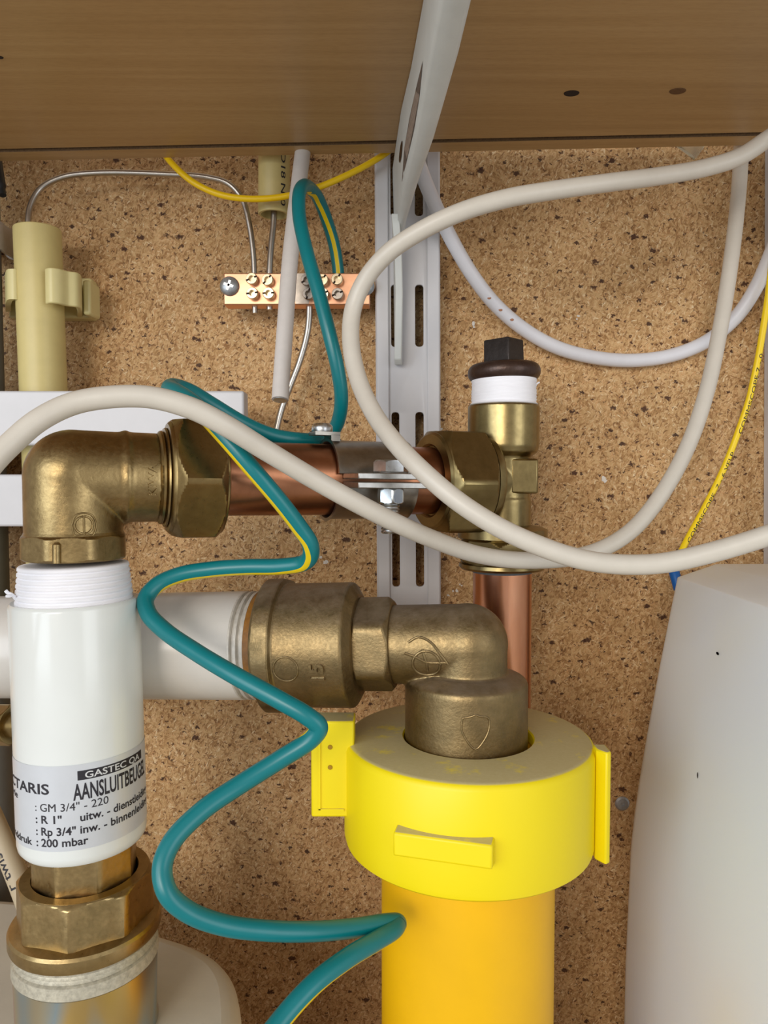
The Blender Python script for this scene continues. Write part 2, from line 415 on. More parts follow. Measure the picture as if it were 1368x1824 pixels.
M_meter = mat('meter_offwhite_paint', srgb(208, 202, 188), 0.5, var=0.06, scale=0.12, bump=0.06, bscale=1.5)
M_greypipe = mat('grey_painted_steel', srgb(96, 94, 88), 0.5, var=0.15, scale=0.15)
M_yclamp = NT('lemon_yellow_plastic')
def clampmat():
    N = M_yclamp; b = N.b; b.inputs['Roughness'].default_value = 0.45
    c = N.co(); n = N.noise(c, 0.10, 5, 0.7); n3 = N.noise(c, 0.9, 3, 0.6)
    g = N.n('NewGeometry'); sx = N.n('SeparateXYZ'); N.l(g.outputs['Normal'], sx.inputs[0])
    up = N.math('MULTIPLY', N.math('SUBTRACT', sx.outputs[2], 0.80), 8, True)
    k = N.math('MULTIPLY', up, N.math('MULTIPLY', N.math('SUBTRACT', n, 0.24), 5.0, True))
    dust = N.mix(n3, srgb(186, 172, 128), srgb(202, 190, 152))
    N.l(N.mix(N.math('MULTIPLY', k, 0.93), srgb(246, 224, 4), dust), b.inputs['Base Color'])
    N.bump(n3, 0.05)
    return N.m
M_yclamp = clampmat()
M_ypipe = mat('golden_yellow_pe', srgb(248, 192, 0), 0.40, var=0.05, scale=0.06)
M_jug = NT('milky_hdpe')
def jugmat():
    N = M_jug; b = N.b; b.inputs['Roughness'].default_value = 0.42
    b.inputs['Base Color'].default_value = srgb(226, 226, 226)
    b.inputs['Subsurface Weight'].default_value = 0.6; b.inputs['Subsurface Radius'].default_value = (1, 1, 1.1); b.inputs['Subsurface Scale'].default_value = 0.012
    c = N.co(); n = N.noise(c, 0.012, 2, 0.5)
    N.l(N.ramp(n, [(0.35, srgb(232, 241, 254)), (0.65, srgb(236, 238, 234))]), b.inputs['Base Color'])
    return N.m
M_jug = jugmat()
M_beige = mat('beige_cable_jacket', srgb(206, 199, 187), 0.42, var=0.05, scale=0.2)
M_whitecable = mat('white_cable_jacket', srgb(222, 222, 228), 0.40, var=0.04, scale=0.2)
M_cutcable = mat('grey_white_cable_jacket', srgb(214, 208, 204), 0.45, var=0.06, scale=0.3)
M_green = mat('green_insulation', srgb(0, 116, 122), 0.34, var=0.05, scale=0.2)
M_stripe = mat('yellow_stripe_insulation', srgb(226, 196, 20), 0.32)
M_yellow = mat('yellow_wire_jacket', srgb(246, 204, 10), 0.40)
M_fibre = mat('yellow_fibre_jacket', srgb(250, 216, 20), 0.40)
M_blue = mat('blue_plastic', srgb(14, 92, 168), 0.4)
M_black = mat('black_rubber', srgb(28, 30, 32), 0.5)
M_tag = mat('beige_tag', srgb(190, 174, 146), 0.55)
M_strap = mat('strap_stainless', (0.36, 0.33, 0.29, 1), 0.34, 1.0, var=0.25, scale=0.25, rvar=0.12)
M_straped = mat('strap_cut_edge', (0.44, 0.43, 0.41, 1), 0.40, 1.0, var=0.2, scale=0.6)
M_blzinc = mat('blue_zinc_nut', (0.66, 0.72, 0.76, 1), 0.22, 1.0, var=0.1, scale=0.5)
M_clear = NT('clear_plastic'); M_clear.b.inputs['Transmission Weight'].default_value = 0.8; M_clear.b.inputs['Roughness'].default_value = 0.15; M_clear.b.inputs['Base Color'].default_value = srgb(226, 222, 200); M_clear = M_clear.m
M_plaster = mat('white_plaster_fleck', srgb(222, 216, 208), 0.8, var=0.1, scale=1)
M_greyseal = mat('grey_jointing_compound', srgb(92, 98, 104), 0.6, var=0.2, scale=1)

# ================================================================== THE SETTING
def build_setting():
    bm = bmesh.new(); box(bm, (-0.40, 0, -0.33), (0.40, 0.018, 0.34))
    wall = obj('wall_back', bm, M_board, flat=True, loc=(0, 0, 0)); wall['kind'] = 'structure'
    bm = bmesh.new()
    for px, py, k in ((845, 578, 5), (1075, 853, 6), (1030, 566, 3), (575, 996, 6), (810, 1052, 4), (820, 1040, 3), (800, 1060, 3), (786, 762, 4)):
        for q in range(3):
            c = W(px+random.uniform(-k, k), py+random.uniform(-k, k), D+0.0001); r = R(k*random.uniform(0.5, 0.9), D)
            pts = [c+Vector((math.cos(a)*r*random.uniform(0.5, 1), 0, math.sin(a)*r*random.uniform(0.5, 1))) for a in [i*math.pi/4 for i in range(8)]]
            prism(bm, pts, Vector((0, -0.0003-0.00015*q, 0)))
    obj('plaster_flecks', bm, M_plaster, wall)
    bm = bmesh.new(); box(bm, (-0.40, -0.33, -0.346), (0.40, 0.018, -0.33))
    fl = obj('floor', bm, M_beech, flat=True, loc=(0, 0, -0.33)); fl['kind'] = 'structure'
build_setting()

# ================================================================== SHELF
SH = 0.1246                      # height of its underside
def shelf_pt(px, py):
    """point of the underside plane seen at px,py"""
    p = W(px, py, 1.0)-CAM; return CAM + p*(SH/p.z)
def build_shelf():
    bl, br = shelf_pt(0, 287), shelf_pt(1368, 258)
    d = (br-bl).normalized(); back = d.cross(Vector((0, 0, 1))); back.z = 0
    if back.y > 0: back = -back          # towards the room
    back.normalize()
    root = thing('wooden_shelf', bl+d*0.17, 'beech-coloured wooden shelf board across the top, seen from below', 'shelf')
    def P(u, v, h): return bl + d*u + back*v + Vector((0, 0, h))
    u0, u1 = -0.10, 0.42; depth = 0.185; t = 0.018
    gl = (shelf_pt(700, 253)-bl).dot(back)
    bm = bmesh.new()
    g0, g1, gd = gl-0.0014, gl+0.0014, 0.006
    prof = [(0, 0), (g0, 0), (g0, gd), (g1, gd), (g1, 0), (depth, 0), (depth, t), (0, t)]
    a = [bm.verts.new(P(u0, v, h)) for v, h in prof]; b = [bm.verts.new(P(u1, v, h)) for v, h in prof]
    n = len(prof)
    bm.faces.new(a); bm.faces.new(list(reversed(b)))
    for i in range(n):
        f = bm.faces.new((a[i], a[(i+1) % n], b[(i+1) % n], b[i]))
        if i in (1, 2, 3): f.material_index = 1
    o = obj('board', bm, [M_beech, M_core], root, flat=True)
    for px, py, rx in ((1018, 166, 14), (1207, 162, 15), (0, 102, 6)):
        c = shelf_pt(px, py); bm = bmesh.new(); r = R(rx, c.y+D)
        lathe(bm, c-Vector((0, 0, 0.0002)), c+Vector((0, 0, 0.001)), [(0, r*0.92), (0.0003, r), (0.0008, r)], 20)
        
        for v in bm.verts: v.co.y = c.y+(v.co.y-c.y)*0.72
        obj('screw_hole', bm, M_dark if rx != 15 else M_rust, root)
build_shelf()

# ================================================================== SHELF RAILS AND BRACKET
def build_rail(xl_top, xr_top, ytop, xl_bot, xr_bot, ybot, z, slots, label):
    """double-slotted channel: front plate with rounded slots plus two side flanges"""
    A, B, C2, D2 = W(xl_top, ytop, z), W(xr_top, ytop, z), W(xl_bot, ybot, z), W(xr_bot, ybot, z)
    wd = ((B-A).length+(D2-C2).length)/2
    top = (A+B)/2; bot = (C2+D2)/2; up = (top-bot).normalized(); H = (top-bot).length
    e = Vector((1, 0, 0)) - up*up.x; e.normalize(); nrm = e.cross(up)      # into the wall?
    if nrm.y > 0: nrm = -nrm
    root = thing('shelf_rail', bot, label, 'shelf rail', 'slotted rails on the wall')
    def T(u, v, w_): return bot + e*u + up*v + nrm*w_
    hs = []
    fx = wd/(xr_bot-xl_bot)
    for sx0, sx1, sy0, sy1 in slots:
        u0, u1 = (sx0-(xl_bot+xr_bot)/2)*fx, (sx1-(xl_bot+xr_bot)/2)*fx
        v0 = H*(ybot-sy1)/(ybot-ytop); v1 = H*(ybot-sy0)/(ybot-ytop)
        hs.append(rrect(u0, max(v0, 0.001), u1, min(v1, H-0.001), (u1-u0)*0.42))
    outer = [(-wd/2, 0), (wd/2, 0), (wd/2, H), (-wd/2, H)]
    bm = plate(outer, hs, 0.0016, lambda u, v, w_: T(u, v, w_-0.0008), 0.0003)
    obj('front_plate', bm, M_whitesteel, root, 30)
    dep = D-z
    bm = bmesh.new()
    for s in (-1, 1):
        x0, x1 = sorted((s*wd/2, s*(wd/2-0.0016)))
        hexa(bm, [T(x0, 0, -0.0010), T(x1, 0, -0.0010), T(x1, 0, -dep+0.0003), T(x0, 0, -dep+0.0003), T(x0, H, -0.0010), T(x1, H, -0.0010), T(x1, H, -dep+0.0003), T(x0, H, -dep+0.0003)])
        # rolled outer lip in front
        x0, x1 = sorted((s*wd/2, s*(wd/2-0.0052)))
        hexa(bm, [T(x0, 0, 0.0012), T(x1, 0, 0.0012), T(x1, 0, -0.0002), T(x0, 0, -0.0002), T(x0, H, 0.0012), T(x1, H, 0.0012), T(x1, H, -0.0002), T(x0, H, -0.0002)])
    o = obj('side_flange', bm, M_whitesteel, root, 30); bevel(o, 0.0006, 2)
    return root
sl = []
for a, b in ((60, 150), (262, 378), (497, 610), (725, 842), (940, 1045)):
    sl += [(698, 714, a, b), (740, 757, a, b)]
build_rail(667, 782, 40, 673, 784, 1082, 0.305, sl, 'white double-slotted shelf rail on the chipboard behind the brass tee')
sl = []
for a, b in ((262, 378), (497, 610), (725, 842), (940, 1045)):
    sl += [(1424, 1440, a, b), (1466, 1483, a, b)]
build_rail(1397, 1511, 40, 1389, 1503, 1300, 0.305, sl, 'white shelf rail cut off by the right edge of the photo, above the plastic jug')

def build_bracket():
    root = thing('shelf_bracket', W(707, 648, 0.296), 'white steel shelf bracket hooked in the slotted rail and reaching forward under the shelf', 'bracket')
    st = [(0.305, 0.0042, 0.0068, 0.0930), (0.284, 0.0052, 0.0086, 0.0965), (0.257, 0.0066, 0.0114, 0.0990), (0.231, 0.0090, 0.0150, 0.1022), (0.194, 0.0114, 0.0188, 0.1068), (0.17, 0.0130, 0.0203, 0.1092), (0.13, 0.0152, 0.0226, 0.1135)]
    top = SH-0.0004
    bm = bmesh.new(); rings = []
    for z, xl, xr, h in st:
        y = -D+z
        rings.append([bm.verts.new((xl-0.0008, y, top)), bm.verts.new((xl, y, h+0.0012)), bm.verts.new((xl+0.0012, y, h)), bm.verts.new((xr-0.0012, y, h)), bm.verts.new((xr, y, h+0.0012)), bm.verts.new((xr+0.0002, y, top))])
    for q in range(len(rings)-1): ring_faces(bm, rings[q], rings[q+1])
    bm.faces.new(rings[0]); bm.faces.new(list(reversed(rings[-1])))
    obj('arm', bm, M_bracket, root, 50)
    bm = bmesh.new()
    pts = [W(700, 400, 0.304), W(697, 380, 0.285), W(702, 440, 0.288), W(704, 520, 0.294), W(702, 640, 0.2985), W(703, 650, 0.301), W(704, 650, 0.304)]
    prism(bm, pts, Vector((0.0029, 0, 0)))
    o = obj('hook_plate', bm, M_bracket, root, 40); bevel(o, 0.0004, 2)
    # printed smear and punched hole in the left side of the arm
    def L(z, f):
        for (z1, a, _, h1), (z2, b, _, h2) in zip(st, st[1:]):
            if z2 <= z <= z1:
                k = (z1-z)/(z1-z2); xl = a+(b-a)*k; h = h1+(h2-h1)*k
                return Vector((xl-0.0008*f-0.00012, -D+z, h+0.0012+(top-h-0.0012)*f))
    bm = bmesh.new()
    poly = [L(0.262, 0.10), L(0.246, 0.08), L(0.226, 0.06), L(0.214, 0.10), L(0.205, 0.30), L(0.222, 0.42), L(0.238, 0.45), L(0.252, 0.36)]
    bm.faces.new([bm.verts.new(p) for p in poly]); bmesh.ops.solidify(bm, geom=bm.faces[:], thickness=0.00008)
    obj('printed_mark', bm, M_smear, root, label='brown worn printed mark')
    bm = bmesh.new()
    c = L(0.262, 0.52); d1 = (L(0.250, 0.52)-c).normalized(); d2 = (L(0.262, 0.9)-L(0.262, 0.1)).normalized()
    bm.faces.new([bm.verts.new(c+d1*0.0062*math.cos(a)+d2*0.0022*math.sin(a)+Vector((-0.0001, 0, 0))) for a in [i*math.pi/10 for i in range(20)]])
    bmesh.ops.solidify(bm, geom=bm.faces[:], thickness=0.0001)
    obj('bolt_hole', bm, M_rust, root, label='dark rusty bolt hole')
build_bracket()

# ================================================================== CREAM TUBES, CLIP, STRAP, GREY PIPE
def pvc(A, B, r, name, label, hollow_end):
    bm = bmesh.new(); L = (B-A).length
    lathe(bm, A, B, [(0.012, r*0.82), (0, r*0.82), (0, r*0.97), (0.0003, r), (L-0.0003, r), (L, r*0.97), (L, r*0.82), (L-0.012, r*0.82)], 48)
    root = thing(name, B if B.z < A.z else A, label, 'tube')
    obj('tube_wall', bm, M_pvc, root)
    return root
tA, tB = W(66.5, 408, 0.299), W(98, 1230, 0.299)
pvc(tA, tB, R(39.5, 0.299), 'conduit_tube', 'long cream plastic conduit tube held by the pale yellow clip at the left', 'top')
uA, uB = W(489, 120, 0.306), W(488, 383, 0.306)
t2 = pvc(uA, uB, R(27.5, 0.306), 'conduit_tube', 'short cream plastic conduit tube ending just under the shelf behind the yellow wire', 'bottom')
fn = cyl_map(uB, uA, R(27.5, 0.306))
rr = R(27.5, 0.306)
bm = fit_text('GED18 N 0', 0, 0.028, 0, 0.0021, lambda u, v, h: fn(0.0047-0.0010+v, 0.030-u, h), 0.012)
obj('printed_code', bm, M_ink, t2, flat=True, label='black printed code')

def ribbon(bm, pts2, th, z0, z1):
    """vertical strip following plan points (x,y), thickness th, between heights"""
    P = [Vector((p[0], p[1], 0)) for p in pts2]; n = len(P); L = []; Rr = []
    for i in range(n):
        t = (P[min(i+1, n-1)]-P[max(i-1, 0)]).normalized(); nn = Vector((-t.y, t.x, 0))
        L.append(P[i]+nn*th/2); Rr.append(P[i]-nn*th/2)
    rings = [[bm.verts.new(l+Vector((0, 0, z0))), bm.verts.new(r_+Vector((0, 0, z0))), bm.verts.new(r_+Vector((0, 0, z1))), bm.verts.new(l+Vector((0, 0, z1)))] for l, r_ in zip(L, Rr)]
    for a, b in zip(rings, rings[1:]): ring_faces(bm, a, b)
    bm.faces.new(rings[0]); bm.faces.new(list(reversed(rings[-1])))
def build_clip():
    root = thing('pipe_clip', W(80, 560, D-0.003), 'pale yellow plastic saddle clip gripping the left cream tube', 'clip')
    def q(px, z, py=520): p = W(px, py, z); return (p.x, p.y)
    hz = lambda py, z=0.297: W(80, py, z).z
    bm = bmesh.new()
    arm = [(x, y) for x, y in [tuple(v[:2]) for v in spline([q(84, .2895)+(0,), q(92, .2880)+(0,), q(104, .2892)+(0,), q(120, .2925)+(0,), q(136, .2945)+(0,), q(141, .300)+(0,), q(141, .3135)+(0,)], 6)]]
    ribbon(bm, arm, 0.0020, hz(550), hz(489))
    o = obj('clip_arm', bm, M_clip, root, 40); bevel(o, 0.0006, 2)
    bm = bmesh.new()
    arm = [tuple(v[:2]) for v in spline([q(33, .2960)+(0,), q(28, .2925)+(0,), q(20, .2925)+(0,), q(15, .2975)+(0,), q(14, .3135)+(0,)], 6)]
    ribbon(bm, arm, 0.0020, hz(539), hz(486))
    o = obj('clip_arm', bm, M_clip, root, 40); bevel(o, 0.0006, 2)
    bm = bmesh.new()
    x0 = q(8, .31)[0]; x1 = q(158, .31)[0]
    box(bm, (x0, -D+.3125, hz(566, .312)), (x1, -0.0002, hz(494, .312)))
    x0 = q(143, .30)[0]; x1 = q(157, .30)[0]
    box(bm, (x0, -D+.3020, hz(560, .302)), (x1, -D+.313, hz(498, .302)))
    o = obj('clip_base', bm, M_clip, root, 40); bevel(o, 0.0010, 2)
build_clip()

gA, gB = W(-42, 230, 0.300), W(-1, 1760, 0.300)
def build_grey():
    d = (gB-gA).normalized(); L = (gB-gA).length; r = R(34, 0.300)
    bm = bmesh.new(); lathe(bm, gA, gA+d*0.40, [(0, r), (L+0.02, r)], 40)
    tag(obj('grey_pipe', bm, M_greypipe), 'dark grey vertical pipe running down along the left edge of the photo', 'pipe')
    root = thing('pipe_strap', W(10, 466, D-0.001), 'metal pipe strap with one screw at the left edge, beside the cream tube', 'strap')
    c = gA + d*((W(0, 445, .3).z-gA.z)/d.z)
    bm = bmesh.new(); zt, zb = W(10, 421, .317).z, W(10, 468, .317).z
    pl = [(c.x+math.sin(a)*(r+0.0009), c.y-math.cos(a)*(r+0.0009)) for a in [math.radians(k) for k in range(-120, 121, 10)]]
    pl = [(pl[0][0]-0.004, -0.0012)] + pl[1:-1] + [(pl[-1][0]+0.001, -0.0012), (W(48, 445, .317).x, -0.0012)]
    ribbon(bm, pl, 0.0012, zb, zt)
    obj('strap_band', bm, mat('galvanised_band', srgb(190, 186, 182), 0.4, 0.35, var=0.15, scale=0.4), root, 40)
    bm = bmesh.new(); s = W(25, 446, .317); lathe(bm, s, s+Vector((0, -0.003, 0)), [(0, R(17, .317)), (0.0006, R(17, .317)), (0.0016, R(14, .317)), (0.0023, R(7, .317)), (0.0024, R(2, .317))], 24)
    obj('strap_screw', bm, M_screw, root)
build_grey()

bm = bmesh.new()
tube(bm, path([(-16, 120, .310), (-9, 240, .306), (-3, 300, .300), (5, 348, .297)]), lambda t: R(8, .3) if t < .9 else R(6, .3), 14)
tag(obj('black_cable', bm, M_black), 'black cable end hanging under the shelf at the top left edge', 'cable')

# ================================================================== EARTH BAR AND ITS WIRES
def build_bar():
    zf = 0.3015
    x0, x1 = W(398, 514, zf).x, W(659, 514, zf).x; zt, zb = W(520, 486, zf).z, W(520, 543, zf).z
    root = thing('earth_bar', Vector(((x0+x1)/2, -D+zf+0.004, zb)), 'bright copper earthing terminal bar with rows of brass clamping screws', 'earth bar')
    bm = bmesh.new(); box(bm, (x0, -D+zf, zb), (x1, -D+zf+0.0075, zt))
    o = obj('bar', bm, M_copperbar, root, 30); bevel(o, 0.0005, 2)
    for xx in (x0+0.004, x1-0.004):
        bm = bmesh.new(); lathe(bm, Vector((xx, -D+zf+0.0074, (zt+zb)/2)), Vector((xx, 0, (zt+zb)/2)), [(0, 0.003), (D-zf-0.0077, 0.003)], 20)
        obj('standoff', bm, M_zinc, root)
    bm = bmesh.new()
    pts = [W(px, py, zf) for px, py in ((527, 487), (552, 487), (556, 510), (550, 541), (527, 541), (522, 520))]
    prism(bm, [p+Vector((0, -0.0001, 0)) for p in pts], Vector((0, 0.0002, 0)))
    obj('tinned_patch', bm, M_tinstain, root, label='dull grey solder stain')
    ang = random.Random(3)
    for k, (px, py) in enumerate(((448, 496), (476, 498), (546, 498), (574, 498), (600, 497), (449, 522), (478, 522), (549, 523), (575, 523), (601, 523))):
        m = M_tinstain if (px, py) in ((549, 523), (546, 498), (601, 523)) else M_brassscrew
        c = W(px, py, zf-0.0030); r = R(10.5, zf-0.003); tilt = Vector((-0.10, -1, 0.04)).normalized()
        bm = bmesh.new()
        a0 = ang.uniform(0, 1.5)
        n = 24
        a, e1, e2 = frame(tilt, Vector((math.cos(a0), 0, math.sin(a0))))
        # slotted cup head: ring with two notches, dark well inside
        lathe(bm, c-tilt*0.0032, c, [(0, r*0.80), (0.0022, r*0.80), (0.0023, r), (0.0030, r), (0.0034, r*0.9), (0.0034, r*0.52), (0.0016, r*0.46), (0.0016, 0.00005)], n)
        so = obj('terminal_screw', bm, m, root, 30)
        bm = bmesh.new()
        for s in (1, -1):
            cc = c+tilt*0.00022
            Mx = Matrix((tuple(e1)+(0,), tuple(e2)+(0,), tuple(tilt)+(0,), (0, 0, 0, 1))).transposed(); Mx.translation = cc
            lo, hi = sorted((s*r*0.5, s*r*0.98))
            box(bm, (lo, -r*0.14, -0.0002), (hi, r*0.14, 0.00012), Mx)
        obj('screw_slot', bm, M_dark, so, flat=True)
    for px, py, rp in ((409, 510, 17), (651, 510, 16)):
        c = W(px, py, zf-0.0001); r = R(rp, zf); bm = bmesh.new()
        lathe(bm, c, c+Vector((0, -1, 0)), [(0, r), (0.0004, r), (0.0012, r*0.88), (0.0019, r*0.6), (0.0022, r*0.25), (0.00225, 0.00005)], 32)
        so = obj('fixing_screw', bm, M_screw, root)
        bm = bmesh.new()
        for a in (0.3, 0.3+math.pi/2):
            Mx = Matrix.Translation(c+Vector((0, -0.0020, 0))) @ Matrix.Rotation(a, 4, 'Y')
            box(bm, (-r*0.5, -0.0003, -r*0.12), (r*0.5, 0.0005, r*0.12), Mx)
        obj('cross_recess', bm, M_zinc, so, flat=True)
build_bar()

def wire(name, ctrl, rpx, z, m, label, cat, stripe=0, n=14, per=12, group=None):
    bm = bmesh.new(); tube(bm, path(ctrl, per), R(rpx, z), n, stripe)
    return tag(obj(name, bm, m, angle=60), label, cat, group)
wire('bare_wire', [(50, 440, .299), (50, 400, .299), (54, 368, .300), (72, 336, .3015), (110, 316, .3025), (170, 308, .303), (290, 310, .3035), (370, 316, .304), (408, 328, .3045), (432, 356, .305), (444, 400, .305), (451, 450, .305), (453, 490, .305), (454, 558, .305)], 5.2, .3, M_steelwire, 'bent bare metal wire arching from the left cream tube over to the earth bar', 'wire')
wire('bare_wire', [(489, 360, .306), (487, 400, .306), (483, 440, .3055), (480, 490, .305), (480, 552, .305)], 5.6, .305, M_steelwire, 'short straight bare wire from the upper cream tube down into the earth bar', 'wire')
wire('bare_wire', [(548, 450, .306), (547, 490, .305), (551, 545, .305), (548, 590, .306), (535, 640, .307), (516, 690, .307), (500, 735, .307), (488, 790, .306), (482, 860, .304)], 5.8, .305, M_steelwire, 'bare grey wire leaving the bottom of the earth bar towards the copper pipe', 'wire')
bm = bmesh.new()
# cut cable with its open end
pp = path([(560, 120, .297), (542, 250, .292), (532, 330, .288), (517, 460, .280), (508, 580, .273), (501, 680, .267), (499, 712, .265)])
tube(bm, pp, 0.00300, 22)
root = thing('cut_cable', pp[-1][0], 'grey-white cable cut off square, hanging in front of the earth bar', 'cable')
obj('jacket', bm, M_cutcable, root, 60)
e = pp[-1][0]; ed = (pp[-1][0]-pp[-2][0]).normalized()
bm = bmesh.new(); lathe(bm, e, e+ed, [(-0.001, 0.0024), (0.0003, 0.0024), (0.0004, 0.0018)], 20); obj('screen_braid', bm, M_zinc, root, label='grey foil at the cut end')

wire('yellow_wire', [(250, 190, .303), (285, 262, .299), (310, 295, .2955), (345, 325, .294), (390, 346, .2935), (440, 354, .2935), (500, 351, .294), (560, 336, .2945), (620, 311, .295), (665, 287, .296), (700, 262, .298), (730, 225, .300)], 5.6, .295, M_yellow, 'thin plain yellow wire sagging under the shelf across the upper cream tube', 'wire')
GY = [M_green, M_stripe]
rg = 0.00236
def gywire(ctrl, label):
    bm = bmesh.new(); tube(bm, path(ctrl, 14), rg, 28, 3)
    return tag(obj('earth_wire', bm, GY, angle=60), label, 'wire', 'green and yellow earth wires')
gywire([(604, 515, .3055, 0), (603, 488, .305, 0), (596, 440, .302, 0), (582, 392, .296, -8), (566, 352, .288, -35), (552, 335, .280, -100), (541, 331, .272, -170), (533, 345, .266, -180), (533, 385, .262, -150), (548, 455, .256, -180), (570, 530, .252, -180), (588, 600, .250, -180), (602, 660, .251, -180), (608, 710, .254, -180), (603, 748, .2585, -180), (592, 772, .262, -180)],
       'green and yellow earth wire looping from the earth bar down to the pipe clamp')
gywire([(590, 780, .2505, 180), (560, 784, .246, 180), (520, 782, .241, 180), (480, 774, .238, 180), (430, 752, .235, 180), (380, 722, .231, 160), (338, 697, .226, 130), (310, 688, .221, 110), (302, 692, .2155, 90), (318, 700, .2095, 80), (350, 724, .202, 66), (400, 778, .199, 56), (450, 836, .199, 54), (500, 895, .202, 52), (534, 940, .205, 48), (552, 968, .207, 32), (553, 990, .2095, 0), (540, 1003, .212, -38), (500, 1009, .214, -55), (440, 1010, .2155, -60), (380, 1014, .216, -62), (320, 1024, .215, -62), (280, 1042, .213, -75), (260, 1066, .2105, -130), (264, 1092, .207, -170), (292, 1122, .203, -185), (350, 1162, .197, -190), (420, 1204, .191, -190), (500, 1248, .187, -195), (548, 1276, .186, -215), (568, 1295, .1865, -250), (556, 1315, .187, -270), (500, 1352, .186, -210), (430, 1396, .183, -185), (360, 1444, .178, -180), (306, 1500, .173, -180), (289, 1545, .170, -190), (298, 1590, .168, -220), (335, 1624, .169, -262), (400, 1648, .172, -278), (480, 1658, .1755, -280), (560, 1659, .180, -280), (640, 1652, .1865, -282), (690, 1644, .191, -300), (708, 1644, .1925, -345), (704, 1654, .190, -390), (670, 1676, .184, -408), (620, 1706, .177, -411), (560, 1752, .170, -411), (500, 1818, .164, -411), (450, 1890, .158, -411), (410, 1980, .153, -411), (380, 2110, .149, -411), (360, 2300, .146, -411)],
       'long green and yellow earth wire zigzagging from the clamp down to the yellow gas pipe')

# ================================================================== WHITE MOUNTING RAIL (LEFT)
def build_mount():
    zf = 0.280
    root = thing('mounting_bracket', W(0, 937, zf+0.004), 'white steel mounting bracket with two flat arms behind the left brass elbow', 'bracket')
    def bar_(name, x0, x1, y0, y1):
        a = W(x0, (y0+y1)/2, zf); b = W(x1, (y0+y1)/2, zf); t = W((x0+x1)/2, y0, zf).z; u = W((x0+x1)/2, y1, zf).z
        bm = bmesh.new(); box(bm, (a.x, -D+zf, u), (b.x, -D+zf+0.0085, t))
        o = obj(name, bm, M_whitesteel, root, 30); bevel(o, 0.0009, 3)
    bar_('upper_arm', -120, 435, 696, 793)
    bar_('lower_arm', -120, 150, 845, 938)
    a = W(-190, 810, zf); b = W(-119.5, 810, zf)
    bm = bmesh.new(); box(bm, (a.x, -D+zf, W(0, 960, zf).z), (b.x, -0.0002, W(0, 670, zf).z)); o = obj('back_plate', bm, M_whitesteel, root, 30); bevel(o, 0.0009, 2)
build_mount()

# ================================================================== WHITE HORIZONTAL GAS PIPE AND LARGE BRASS ELBOW
zh = lambda px: 0.247-0.0000355*(px-130)
hA = W(-180, 1153, zh(-180)); hB = W(833, 1146, zh(833))
hd = (hB-hA).normalized()
hs_ = lambda px: s_at(hA, hB, px)
def build_hpipe():
    r = 0.01700
    root = thing('gas_pipe', hA+hd*hs_(200), 'white enamelled horizontal gas pipe running behind the vertical white pipe', 'pipe')
    bm = bmesh.new(); e = hs_(442)
    lathe(bm, hA, hB, [(0, r), (e-0.0004, r), (e, r*0.985)], 72); obj('pipe_wall', bm, M_whitepipe2, root)
    bm = bmesh.new(); rows = []; s = e-0.0006; e2 = hs_(466); k = 0
    while s < e2:
        rows += [(s, r*0.995), (s+0.0009, r*0.995), (s+0.0013, r*0.935), (s+0.0016, r*0.935)]; s += 0.0021
    lathe(bm, hA, hB, rows, 64); obj('thread', bm, M_thread, root, label='white smeared pipe thread')
    bm = bmesh.new(); lathe(bm, hA, hB, [(e2-0.0012, r*0.95), (e2-0.0006, r*0.985), (hs_(482), r*1.01), (hs_(486), r*0.9)], 64)
    obj('sealant_ring', bm, M_rustring, root, label='orange-brown sealant at the thread')
build_hpipe()
elz = zh(833)
